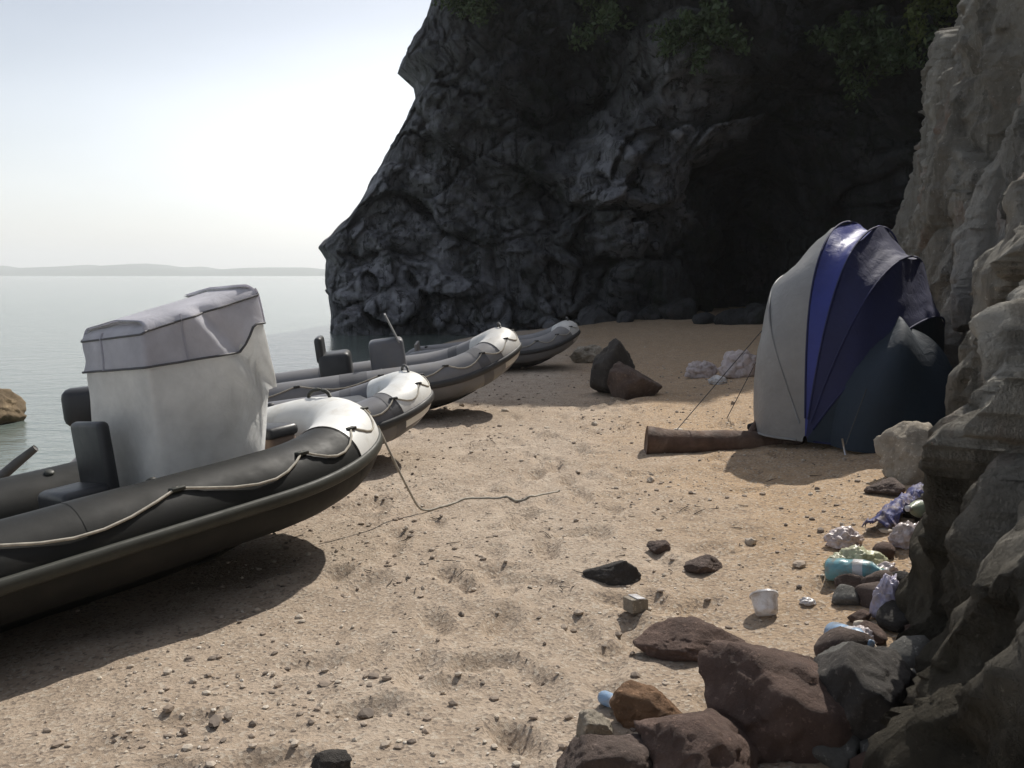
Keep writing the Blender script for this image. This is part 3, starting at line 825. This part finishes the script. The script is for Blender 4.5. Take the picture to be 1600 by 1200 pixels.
# --- second boat
b2, hw2, tip2 = make_boat('b', 'grey inflatable boat with a pale curved bow, just behind the black one', 2.9, 1.5, .20, .36, .17, M['grey_rubber'], M['white_pvc'], M['hull_grey'], M['trim_dark'], (40, 128), seam_m=M['trim_grey'])
obj('thwart', *box(0, 0, .46, .26, 1.05, .04, .012), M['wood_board'], b2)
obj('bow_locker', *box(.75, 0, .42, .3, .55, .26, .04), M['vinyl_black'], b2)
add_outboard(b2, 2.9, .36, M['vinyl_black'])
place_boat(b2, (-.70, 8.25), 21, 5, gz(-1.6, 7.7) - .09, -2)

# --- third boat
b3, hw3, tip3 = make_boat('c', 'grey inflatable boat with small windscreen and dull pale bow, third from the camera', 4.2, 1.7, .22, .40, .24, M['mid_rubber'], M['pale_pvc'], M['hull_grey'], M['trim_dark'], (52, 128), seam_m=M['trim_grey'])
c3 = obj('console', *box(.55, 0, .62, .4, .5, .56, .05), M['grey_rubber'], b3)
v, f = box(.70, 0, 1.02, .02, .52, .34, .006); v = [(x - .35 * (z - .85), y * (1 - .3 * (z - .85)), z) for x, y, z in v]
obj('windscreen', v, f, M['tent_grey'], b3)
obj('seat', *box(-.05, 0, .58, .36, .55, .5, .06), M['vinyl_black'], b3)
obj('seat_back', *box(-.2, 0, .88, .09, .5, .3, .04), M['vinyl_black'], b3)
add_outboard(b3, 4.2, .40, M['vinyl_black'])
place_boat(b3, (.16, 11.0), 8, 7, gz(-1.0, 11.0) - .08)

# --- fourth boat
b4, hw4, tip4 = make_boat('d', 'small pale grey inflatable boat in the shade of the cliff, farthest from the camera', 3.0, 1.4, .19, .34, .2, M['mid_rubber'], M['pale_pvc'], M['hull_grey'], M['trim_dark'])
obj('thwart', *box(.2, 0, .46, .26, 1.05, .04, .012), M['wood_board'], b4)
place_boat(b4, (1.18, 15.6), 3, 6, gz(-.2, 15.6) - .05)

# mooring ropes from bow to sand
def rope(pts, label, rad=.009, m='rope'):
    pts = np.array(pts); n = 60; t = np.linspace(0, len(pts) - 1, n)
    p = np.stack([np.interp(t, range(len(pts)), pts[:, k]) for k in range(3)], 1)
    for _ in range(6): p[1:-1] = (p[:-2] + p[1:-1] * 2 + p[2:]) / 4
    g = ground(p[:, 0], p[:, 1]) + rad * .6
    p[:, 2] = np.maximum(p[:, 2], g)
    v, f = sweep(p, rad, 8); o = obj('mooring_rope', v, f, M[m]); return tag(o, label, 'rope')
rope([(-.88, 6.0, .62), (-.74, 6.02, .3), (-.62, 6.15, 0), (-.3, 6.5, 0), (.1, 6.45, 0), (.35, 6.7, 0)], 'pale rope running from the white bow of the nearest boat onto the sand', .008)

# ------------------------------------------------------------------ the tent against the rock wall
TX, TY = 3.12, 8.5
tz = gz(TX, TY) - .03
tent = empty('beach_tent', (TX, TY, tz), (0, 0, R(-38)))
tag(tent, 'rounded dome tent with grey, royal blue and navy panels pitched against the rock wall', 'tent')
# local +y is the tent's axis (away from the camera); gores run from the near foot to the far foot
TW, TL, TH = .80, 1.10, 1.86
WR = .012 * fbm(P3(np.arange(408) // 12 * .35, np.arange(408) % 12 * .8, 0 * np.arange(408.)), 3, 13)
def gore(p0, p1, puff=.05, lo=0.0, hi=1.0, sc=1.0):
    n, k = 34, 12; V = []
    for i in range(n):
        t = lo + (hi - lo) * i / (n - 1); th = math.pi * t
        r_ = max(math.sin(th), 1e-3) ** .52
        row = []
        for j in range(k):
            s_ = j / (k - 1); ph = R(p0 + (p1 - p0) * s_)
            sag = 1 - puff * math.sin(math.pi * s_) * math.sin(th) + .012 * math.sin(th * 9 + ph * 7) + float(WR[i * 12 + j]) * (1 if 0 < j < k - 1 else 0)
            q_ = r_ * sag * sc
            cx = math.copysign(abs(math.cos(ph)) ** 1.0, math.cos(ph)); sx_ = abs(math.sin(ph)) ** .8
            row.append((-TW * q_ * cx, -TL * math.cos(th), TH * q_ * sx_ + .004))
        V.append(row)
    return squeeze(np.array(V).reshape(-1, 3)), grid_faces(n, k)[:, ::-1].tolist()
def squeeze(V):
    V = np.array(V); V[:, 0] *= .86 + .14 * np.sin(np.clip(V[:, 2] / (TH * .62), 0, 1) * math.pi / 2); return V
ang = [0, 44, 86, 106, 128, 152, 180]
mats = ['tent_grey', 'tent_grey', 'tent_blue', 'tent_navy', 'tent_navy', 'tent_teal']
labs = ['silver grey panel', 'silver grey upper panel', 'royal blue panel', 'navy panel', None, 'dark teal panel']
for i in range(6):
    v, f = gore(ang[i], ang[i + 1]); o = obj('tent_panel', v, f, M[mats[i]], tent)
    if labs[i]: o['label'] = labs[i]
for i in range(7):
    n = 40; pp = []
    for t in np.linspace(0.004, .996, n):
        th = math.pi * t; r_ = math.sin(th) ** .52; ph = R(ang[i])
        cx = math.copysign(abs(math.cos(ph)) ** 1.0, math.cos(ph)); sx_ = abs(math.sin(ph)) ** .8
        pp.append((-TW * r_ * cx, -TL * math.cos(th), TH * r_ * sx_ + .012))
    v, f = sweep(squeeze(pp), .009, 8); obj('tent_pole', v, f, M['tent_navy' if i not in (0, 1) else 'tent_grey'], tent)
# low porch at the near right
pv = []; n = 22; k = 14
for i in range(n):
    a_ = math.pi * i / (n - 1)
    for j in range(k):
        e = (math.pi / 2) * j / (k - 1)
        wob = 1 + .05 * math.sin(5 * a_ + e * 3)
        pv.append((.50 + .56 * math.cos(a_) * math.cos(e) * wob, -.55 - .68 * math.sin(a_) * math.cos(e) * wob, 1.02 * math.sin(e) ** .9 * wob))
o = obj('porch', pv, grid_faces(n, k).tolist(), M['tent_teal'], tent); o['label'] = 'low dark teal porch'
pv = []; n = 14
v, f = box(0, 0, .03, 2 * TW * .8, 2 * TL * .75, .06, .02); obj('groundsheet', v, f, M['tent_in'], tent)
for (ax, ay, bx2, by2) in ((-.55, -.75, -1.15, -1.35), (-.78, .1, -1.35, .25), (.5, -1.15, .55, -1.75)):
    zb = .9 if ay != -1.15 else .5
    zg = gz(TX + bx2, TY + by2) - tz
    v, f = sweep([(ax, ay, zb), (bx2, by2, zg + .03)], .004, 6); g_ = obj('guy_line', v, f, M['trim_dark'], tent)
    v, f = sweep([(bx2, by2, zg - .05), (bx2 - .03, by2, zg + .07)], .008, 6); obj('peg', v, f, M['metal'], g_)

# ------------------------------------------------------------------ driftwood and things by the tent
n = 40
x = np.linspace(-.62, .62, n)
path = np.stack([x, .03 * np.sin(x * 3) + .02 * fbm(P3(x * 4, 0 * x, 0 * x), 2, 8), .105 + .012 * np.sin(x * 5)], 1)
rad = .115 * (1 - .18 * (x / .62)) * (1 + .10 * fbm(P3(x * 5, 0 * x + 3, 0 * x), 3, 12))
v, f = sweep(path, rad, 22)
v = np.array(v); rr_ = fbm(v * np.array([2.0, 22, 22]), 4, 31); ctr = np.repeat(path, 22, 0)
v = ctr + (v - ctr) * (1 + .10 * rr_[:, None])
lg = empty('driftwood_log', (1.80, 8.05, gz(1.80, 8.05) - .05), (0, R(1), R(-4)))
tag(lg, 'thick dark brown driftwood log lying across the sand left of the tent', 'log')
obj('trunk', v, f, M['wood'], lg)
v, f = sweep([(.3, .05, .18), (.38, .14, .30), (.42, .2, .36)], [.04, .028, .018], 10); obj('branch_stub', v, f, M['wood'], lg)

def lump(seed, size, sub=5, amp=.22, freq=2.2, flat=.35):
    v, f = ico(sub); rs = seed
    c1, c2, ci, cpp = worley(v * freq * .9 + seed, seed % 89, True); e1, e2, ei, ep = worley(v * freq * 2.3 + seed, seed % 83 + 3, True)
    p = v * (1 + amp * .8 * fbm(v * freq + seed * 3.1, 3, seed) + amp * .8 * cpp + amp * .3 * ep - amp * .15 * np.exp(-(c2 - c1) * 12))[:, None]
    p[:, 2] = np.where(p[:, 2] < -flat, -flat + (p[:, 2] + flat) * .1, p[:, 2]) + flat
    return p * np.array(size), f

def litter(name, x, y, v, f, m, label, cat, rot=(0, 0, 0), dz=0.0, group='plastic litter washed up along the rock wall'):
    o = link(name, big_mesh(name, v, f, M[m]) if isinstance(f, np.ndarray) else mesh_data(name, v, f, M[m]))
    o.location = (x, y, gz(x, y) + dz); o.rotation_euler = tuple(map(R, rot))
    return tag(o, label, cat, group)

def ground_px(px, py, z=None):
    """the beach point seen at a photo pixel"""
    a = (px - PX) / F; b = (PY - py) / F
    d = Vector((a, math.cos(PITCH) + b * math.sin(PITCH), -math.sin(PITCH) + b * math.cos(PITCH)))
    t = 2.0
    for _ in range(60):
        p = Vector((0, 0, CAM_H)) + d * t
        e = p.z - (float(ground_base(np.array([p.x]), np.array([p.y]))[0]))
        t += e / max(-d.z, .02) * .6
    return p.x, p.y

# white and pink bundles in the shaded sand behind the log
for (px, py, s, m, lab, seed) in ((1096, 590, (.22, .14, .17), 'p_pink', 'pinkish white bundle of cloth in the shade, left of the pair by the tent', 3), (1156, 588, (.28, .16, .26), 'p_pink', 'larger pinkish grey bag standing close against the left side of the tent', 5)):
    x, y = ground_px(px, py)
    v, f = lump(seed, s, 5, .25); litter('cloth_bundle', x, y, v, f, m, lab, 'bundle', group='bundles lying beside the tent')
x, y = ground_px(1122, 600); v, f = lump(9, (.12, .1, .08)); litter('cloth_bundle', x, y, v, f, 'p_white', 'small white bundle between two pinkish bundles beside the tent', 'bundle', group='bundles lying beside the tent')
# pale bundle on the sand by the farthest boat
x, y = ground_px(921, 566); v, f = lump(15, (.3, .22, .22)); litter('cloth_bundle', x, y, v, f, 'rock_pale', 'sandy coloured sack on the beach beyond the third boat', 'sack', group=None)

# ------------------------------------------------------------------ rocks
def rock_px(px, py, size, m, seed, label, sink=.25, rot=0, tilt=0, **k):
    x, y = ground_px(px, py)
    return place_rock('rock', PX + x / y * F, 0, y, size, m, seed, label, sink, rot, tilt, **k)

def px_rock_fix():
    pass

def rock_at(x, y, size, m, seed, label, sink=.25, rot=0, tilt=0, z=None, name='rock', cat='rock', group=None, sub=5):
    v, f = boulder(seed, size, sub)
    o = link(name, big_mesh(name, v, f, M[m]))
    base = gz(x, y) if z is None else z
    o.location = (x, y, base + size[2] * (1 - 2 * sink) * .8); o.rotation_euler = (R(tilt), R(tilt * .5), R(rot))
    return tag(o, label, cat, group)

def at(px, py): return ground_px(px, py)
x, y = at(985, 622); rock_at(x, y + .1, (.40, .33, .30), 'rock_brown', 11, 'broad brown boulder standing alone on open sand beyond the log', .18)
rock_at(x - .12, y + .5, (.31, .26, .42), 'rock_dark', 13, 'tall dark rock standing up behind the broad brown boulder', .16)
x, y = at(958, 904); rock_at(x, y, (.15, .10, .085), 'rock_dark', 21, 'dark oblong rock, leftmost of three small rocks on the sand', .3, -14)
x, y = at(1098, 892); rock_at(x, y, (.10, .08, .055), 'rock_brown', 22, 'small brown rock, rightmost of three small rocks on the sand', .3, 20)
x, y = at(1028, 862); rock_at(x, y, (.07, .06, .05), 'rock_brown', 23, 'smallest brown rock, farthest of three small rocks on the sand', .3, 50)
x, y = at(1092, 1015); rock_at(x, y, (.26, .15, .085), 'rock_plum', 24, 'flat plum brown slab tilted on the sand in front of the white plastic tub', .3, 14, 6)
x, y = at(1205, 1120); rock_at(x, y - .05, (.34, .28, .235), 'rock_plum', 25, 'largest plum brown boulder among the rocks at the bottom of the view', .25, 30)
x, y = at(1010, 1118); rock_at(x, y, (.13, .11, .10), 'rock_orange', 26, 'rusty orange rock left of the large plum brown boulder', .25, 10)
x, y = at(925, 1140); rock_at(x, y, (.07, .06, .055), 'rock_pale', 27, 'small pale rock at the left end of the rock pile', .25, 10)
x, y = at(1080, 1200); rock_at(x, y, (.22, .2, .14), 'rock_plum', 28, 'low plum brown rock in front of the rusty orange rock', .3, 70)
x, y = at(940, 1205); rock_at(x, y, (.17, .13, .09), 'rock_brown', 29, 'low brown rock at the bottom edge below the small pale rock', .35, 35)
x, y = at(1340, 1150); rock_at(x, y, (.22, .2, .22), 'rock_dark', 30, 'dark rock wedged between the largest boulder and the rock wall', .25, 80)
x, y = at(1320, 1060); rock_at(x, y, (.13, .12, .10), 'rock_grey', 31, 'grey rock below the light blue bottle at the foot of the wall', .25, 0)
x, y = at(1425, 745); rock_at(x, y, (.24, .22, .24), 'rock_pale', 32, 'pale rounded boulder at the foot of the wall right of the tent', .2, 0)
x, y = at(1385, 775); rock_at(x, y, (.13, .12, .07), 'rock_brown', 35, 'brown rock just in front of the pale boulder right of the tent', .3, 0)
x, y = at(520, 1205); rock_at(x, y, (.06, .05, .045), 'rock_dark', 33, 'small black rock alone on the sand at the bottom edge', .2, 0)
x, y = at(1240, 690); rock_at(x, y, (.14, .1, .07), 'rock_brown', 36, 'brown rock by the near left foot of the tent', .3, 0)
# more tumbled rocks along the foot of the wall
extra = []
for i in range(46):
    yy = random.uniform(2.2, 7.4); xx = float(np.interp(yy, foot[:, 1], foot[:, 0])) - random.uniform(.02, .42) * (1.0 if yy < 5 else .7)
    s = random.uniform(.035, .11)
    extra.append((xx, yy, s))
for i, (xx, yy, s) in enumerate(extra):
    mm = ['rock_dark', 'rock_grey', 'rock_brown', 'rock_plum'][i % 4]
    v, f = boulder(400 + i % 9, (s * 1.2, s, s * .8), 3)
    o = link('fallen_stone', big_mesh('fallen_stone', v, f, M[mm])); o.location = (xx, yy, gz(xx, yy) + s * .3); o.rotation_euler = (0, 0, random.uniform(0, 6))
    col = {'rock_dark': 'dark', 'rock_grey': 'grey', 'rock_brown': 'brown', 'rock_plum': 'plum brown'}[mm]
    tag(o, '%s stone %s' % (col, 'at the foot of the wall in the nearest corner' if yy < 3.4 else 'among the litter at the foot of the wall' if yy < 5.2 else 'at the foot of the wall below the tent'), 'stone', 'stones fallen along the foot of the rock wall')

for i in range(16):
    px = 690 + i * 42 + random.uniform(-12, 12); p = cliff_y(px, 498 + random.uniform(-4, 4))
    if p.y < 15: continue
    sz = random.uniform(.22, .6); yy = p.y - random.uniform(.2, 1.4); xx = p.x * yy / p.y
    v, f = boulder(700 + i, (sz * 1.3, sz, sz * .8), 3)
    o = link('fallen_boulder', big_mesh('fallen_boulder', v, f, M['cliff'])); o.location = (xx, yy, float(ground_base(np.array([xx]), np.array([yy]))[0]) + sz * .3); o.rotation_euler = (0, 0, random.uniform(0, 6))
    tag(o, 'dark boulder lying in the shade at the foot of the far cliff', 'boulder', 'boulders along the foot of the far cliff')
# rock in the water at the far left, a leaning post nearer in
rock_at(-7.05, 12.3, (.56, .42, .30), 'rock_tan', 41, 'tan brown rock standing out of the sea at the left edge', .22, 20, 0, SEA)
po = obj('wooden_post', *sweep([(-4.7, 7.4, -.55), (-4.45, 7.5, -.25), (-4.12, 7.6, .05), (-3.97, 7.62, .17)], [.05, .048, .04, .03], 12), M['wood_grey'])
tag(po, 'dark grey branch sticking up slantwise out of the water at the left edge', 'branch')

# ------------------------------------------------------------------ litter
def bottle(h=.26, r=.04, neck=.014):
    prof = [(.001, 0), (r * .8, 0), (r, .012), (r, h * .3), (r * .93, h * .34), (r * .93, h * .40), (r, h * .44), (r, h * .62), (r * .8, h * .75), (neck, h * .88), (neck, h * .97), (.001, h * .97)]
    return lathe(prof, 20)
def add_bottle(px, py, h, r, m, capm, label, rot):
    x, y = at(px, py); e = empty('plastic_bottle', (x, y, gz(x, y) + r * .8), tuple(map(R, rot)))
    tag(e, label, 'bottle', 'plastic litter washed up along the rock wall')
    v, f = bottle(h, r); v = np.array(v)
    v[:, :2] *= (1 + .10 * fbm(v * 22 + px, 2, px)[:, None])
    obj('bottle_body', v, f, M[m], e)
    c, cf = lathe([(.001, h * .93), (.018, h * .93), (.018, h * 1.0), (.001, h * 1.0)], 14); obj('cap', c, cf, M[capm], e)
    lb, lf = lathe([(r * 1.01, h * .45), (r * 1.02, h * .46), (r * 1.02, h * .60), (r * 1.01, h * .61)], 20); lb = np.array(lb); lb[:, :2] *= (1 + .10 * fbm(lb * 22 + px, 2, px)[:, None]); obj('label_band', lb, lf, M['p_white'], e)
    return e
add_bottle(1290, 912, .29, .055, 'p_teal', 'p_white', 'crushed teal plastic bottle lying beside a pale yellow-green bag', (84, 0, 62))
x, y = at(1338, 896); v, f = lump(51, (.14, .10, .085), 5, .35, 2.2); litter('plastic_bag', x, y, v, f, 'p_yellowgreen', 'crumpled pale yellow-green plastic bag beside the teal bottle', 'bag')
x, y = at(1318, 858); v, f = lump(52, (.09, .08, .07), 5, .33, 2.2); litter('plastic_bag', x, y, v, f, 'p_pink', 'crumpled pinkish grey bag behind the yellow-green bag', 'bag')
add_bottle(1298, 1008, .24, .05, 'p_blue', 'p_blue', 'light blue plastic bottle lying nearest to the grey rock', (80, 0, 20))
x, y = at(1345, 1010); v, f = lump(53, (.06, .06, .04), 5, .33, 2.2); litter('plastic_bag', x, y, v, f, 'p_pink', 'small pinkish scrap of plastic beside the light blue bottle', 'scrap')
x, y = at(1386, 975); v, f = lump(54, (.065, .06, .13), 5, .33, 2.2); litter('plastic_bag', x, y, v, f, 'p_lilac', 'crumpled lilac plastic bag standing against the foot of the wall', 'bag')
x, y = at(1420, 862); v, f = lump(55, (.10, .07, .09), 5, .33, 2.2); litter('plastic_bag', x, y, v, f, 'p_pink', 'pinkish white plastic bag between the dark blue sheet and the wall', 'bag')
add_bottle(1462, 812, .28, .05, 'p_green', 'p_white', 'pale green plastic bottle lying high against the rock wall', (82, 0, -58))
# dark blue folded sheet
n, k = 90, 30; x0, y0 = at(1366, 842); x1, y1 = at(1440, 778); V = []
for i in range(n):
    t = i / (n - 1)
    for j in range(k):
        s = j / (k - 1) - .5
        xx = x0 + (x1 - x0) * t + s * .13; yy = y0 + (y1 - y0) * t - s * .05
        V.append((xx, yy, gz(xx, yy) + .035 + .05 * math.sin(math.pi * (s + .5))))
V = np.array(V); c1, c2, ci, cpp = worley(V * 11, 9, True); e1, e2, ei, ep = worley(V * 26, 19, True); V[:, 2] += .03 * cpp + .008 * ep + .03 * fbm(V * 7, 3, 4); Vb = V - np.array([0, 0, .012]); me = closed_sheet('blue_sheet', V.reshape(n, k, 3), Vb.reshape(n, k, 3), M['p_darkblue'])
tag(link('plastic_sheet', me), 'long dark blue folded plastic sheet lying up against the rock wall', 'sheet', 'plastic litter washed up along the rock wall')
for (px, py, sz, m_, lab, cat) in (
    (1262, 952, (.035, .03, .02), 'p_white', 'tiny white scrap on the sand right of the white tub', 'scrap'),
    (1345, 950, (.05, .04, .03), 'p_white', 'white scrap of plastic between the teal bottle and the lilac bag', 'scrap'),
    (1372, 918, (.04, .05, .05), 'p_green', 'small pale green bag beside the yellow-green bag, against the wall', 'bag'),
    (1150, 1052, (.03, .025, .015), 'p_white', 'small white scrap on the sand between the slab and the largest boulder', 'scrap'),
    (1385, 905, (.05, .04, .04), 'p_pink', 'pinkish scrap against the wall above the lilac bag', 'scrap')):
    x, y = at(px, py); v, f = lump(px, sz, 4, .33, 2.2); litter('plastic_scrap', x, y, v, f, m_, lab, cat)
# white tub
x, y = at(1198, 968); e = empty('plastic_tub', (x, y, gz(x, y) + .02), (R(-38), R(16), R(20)))
tag(e, 'round white plastic tub tipped over on the sand behind the flat slab', 'tub', 'plastic litter washed up along the rock wall')
v, f = lathe([(.001, 0), (.048, 0), (.052, .01), (.06, .085), (.064, .087), (.064, .093), (.058, .093), (.05, .012), (.001, .01)], 28); obj('tub_body', v, f, M['p_white'], e)
v, f = lathe([(.0615, .08), (.066, .081), (.066, .088), (.0615, .088)], 28); obj('rim', v, f, M['p_white'], e)
# pale cup
x, y = at(992, 952); e = empty('crushed_carton', (x, y, gz(x, y)), (0, R(8), R(30)))
tag(e, 'small cream coloured crushed carton below the dark oblong rock', 'carton', 'plastic litter washed up along the rock wall')
v, f = box(0, 0, .035, .11, .07, .065, .006); v = [(a + .01 * math.sin(c * 60), b + .012 * math.sin(a * 50), c) for a, b, c in v]; obj('carton_body', v, f, M['rock_pale'], e)
v, f = box(0, 0, .071, .05, .072, .006, .002); obj('carton_fold', v, f, M['p_white'], e)
add_bottle(940, 1092, .14, .026, 'p_blue', 'p_white', 'tiny pale blue bottle above the small pale rock at the left of the pile', (86, 0, 40))
x, y = at(1150, 1195); v, f = lump(58, (.05, .03, .02), 3, .3, 3)
x, y = at(995, 1190); v, f = lump(59, (.05, .035, .025), 5, .33, 2.2); litter('plastic_bag', x, y, v, f, 'p_yellowgreen', 'scrap of pale yellow-green plastic at the bottom edge among brown rocks', 'scrap')

# ------------------------------------------------------------------ loose stuff on the sand
def scatter(name, N, xr, yr, smin, smax, m, seed, dens=None, sub=1, flat=.6):
    rs = np.random.default_rng(seed)
    u = rs.random(N); y = yr[0] * (yr[1] / yr[0]) ** u; x = rs.uniform(xr[0], xr[1], N)
    if dens is not None:
        keep = rs.random(N) < dens(x, y); x, y = x[keep], y[keep]
    N = len(x)
    s = smin * (smax / smin) ** (rs.random(N) ** 2.2)
    v, f = ico(sub)
    a = rs.uniform(0, 6.28, N); sc = rs.uniform(.6, 1.3, (N, 3)) * np.array([1, 1, flat])
    jit = 1 + .22 * rs.uniform(-1, 1, (N, len(v), 1))
    P = v[None] * jit * sc[:, None] * s[:, None, None]
    ca, sa = np.cos(a)[:, None], np.sin(a)[:, None]
    X_ = P[..., 0] * ca - P[..., 1] * sa + x[:, None]; Y_ = P[..., 0] * sa + P[..., 1] * ca + y[:, None]
    Z_ = P[..., 2] + (ground(x, y) + s * .25)[:, None]
    Fc = (f[None] + (np.arange(N) * len(v))[:, None, None]).reshape(-1, 3)
    return tag(link(name, big_mesh(name, P3(X_, Y_, Z_), Fc, m, False)), kind='stuff')
def peb_mat(name, a, b, c):
    q = NT(name); r_ = q.n('ShaderNodeNewGeometry').outputs['Random Per Island']
    return q.done(q.ramp(r_, [(0.0, a), (.5, b), (1.0, c)]), 0.85, q.bump(q.noise(80, 3), .4, .003))
PB = peb_mat('beach_pebble', (0.13, 0.105, 0.085), (0.33, 0.26, 0.20), (0.5, 0.44, 0.36))
PB2 = peb_mat('shell_grit', (0.45, 0.36, 0.27), (0.55, 0.48, 0.38), (0.62, 0.57, 0.5))
dn = lambda x, y: np.clip(.45 + 1.2 * fbm(P3(x * .9, y * .9, 0 * x), 3, 77), .03, 1) * ((x - shore_x(y)) > .1) * (x < np.interp(y, foot[:, 1], foot[:, 0]))
scatter('pebbles', 17000, (-3.9, 4.2), (1.9, 15), .004, .022, PB, 1, dn)
scatter('shell_grit', 9000, (-3.9, 4.2), (1.9, 9), .003, .011, PB2, 2, dn)
scatter('beach_stones', 420, (-3.4, 4.2), (2.3, 20), .015, .045, PB, 3, dn, 2)
# twigs and dry weed
rs = np.random.default_rng(5); tv, tf, off = [], [], 0
for i in range(420):
    y = 2.0 * 7 ** rs.random(); x = rs.uniform(-1.5, 3.2)
    if x > float(np.interp(y, foot[:, 1], foot[:, 0])): continue
    if fbm(P3(np.array([x * .8]), np.array([y * .8]), np.array([3.0])), 2, 33)[0] < .02: continue
    a = rs.uniform(0, 6.28); Ls = rs.uniform(.02, .09); b = rs.normal(0, .3)
    pts = [(x + math.cos(a + b * t) * Ls * t, y + math.sin(a + b * t) * Ls * t) for t in (0, .5, 1)]
    z = [gz(*p) + .006 for p in pts]
    v, f = sweep([(p[0], p[1], q) for p, q in zip(pts, z)], [.003, .0025, .0015], 4)
    tv.extend(v.tolist()); tf.extend([[i_ + off for i_ in q] for q in f]); off += len(v)
tag(obj('twig_litter', tv, tf, M['bark']), kind='stuff')

# ------------------------------------------------------------------ shrubs on the rocks
def shrub(x, y, z, rad, nleaf, ls, m, label, seed, hang=.4):
    rs = np.random.default_rng(seed)
    root = empty('shrub', (x, y, z)); tag(root, label, 'shrub', 'shrubs growing from the cliff')
    v_, f_ = [], []; stems = []
    for s in range(9):
        d = rs.normal(size=3); d[1] = -abs(d[1]) ; d[2] = d[2] * .5 + .2; d /= np.linalg.norm(d)
        pts = [np.zeros(3)]
        for k in range(6): pts.append(pts[-1] + (d + np.array([0, -.05, -hang * k * .22]) + rs.normal(0, .18, 3)) * rad / 4.2)
        stems.append(np.array(pts))
    parts = [sweep(s, np.linspace(.03, .006, 7) * rad, 5) for s in stems]
    V, Fc = join(*parts); obj('stem', V, Fc, M['bark'], root)
    N = nleaf; si = rs.integers(0, 9, N); t = rs.uniform(1.2, 6, N); i0 = np.minimum(t.astype(int), 5); fr = (t - i0)[:, None]
    st = np.stack(stems); c = st[si, i0] * (1 - fr) + st[si, i0 + 1] * fr + rs.normal(0, .13 * rad, (N, 3))
    u = rs.normal(size=(N, 3)); u /= np.linalg.norm(u, axis=1)[:, None]; w_ = np.cross(u, rs.normal(size=(N, 3))); w_ /= np.linalg.norm(w_, axis=1)[:, None]
    s_ = (ls * rs.uniform(.6, 1.3, N))[:, None]
    Q = np.stack([c - u * s_, c + w_ * s_ * .42, c + u * s_, c - w_ * s_ * .42], 1).reshape(-1, 3)
    link('foliage', big_mesh('foliage', Q, np.arange(N * 4).reshape(-1, 4), m, False), root)
bpy.context.view_layer.update()
for i, (px, py, rad, m, lab) in enumerate([
    (1432, -6, .9, 'leaf_bright', 'yellow-green shrub catching light at the top edge above the tent'),
    (1395, 78, 1.0, 'leaf', 'dark green shrub hanging just below the yellow-green one'),
    (1322, 66, .8, 'leaf', 'sparse dark shrub on the overhang left of the hanging green one'),
    (1095, 40, .9, 'leaf', 'dark shrub near the top of the cliff above the bluish ledge'),
    (960, 22, 1.1, 'leaf', 'bushy dark shrub on the upper left of the overhanging cliff'),
    (720, 12, 1.0, 'leaf', 'dark shrub at the top of the cliff nearest to the sky')]):
    p = cliff_y(px, py); shrub(p.x, p.y, p.z, rad, 2600, .085, M[m], lab, 500 + i)

# ------------------------------------------------------------------ sea haze
hz = NT('sea_haze'); hz.t.nodes.remove(hz.b)
pv_ = hz.n('ShaderNodeVolumePrincipled'); pv_.inputs['Color'].default_value = (0.93, 0.95, 0.97, 1)
pv_.inputs['Density'].default_value = 0.00035; pv_.inputs['Anisotropy'].default_value = 0.2
hz.l(pv_.outputs[0], hz.out.inputs['Volume'])
v, f = box(0, 0, 41, 7600, 7600, 102)
tag(obj('haze', v, f, hz.m, smooth=False), kind='stuff')
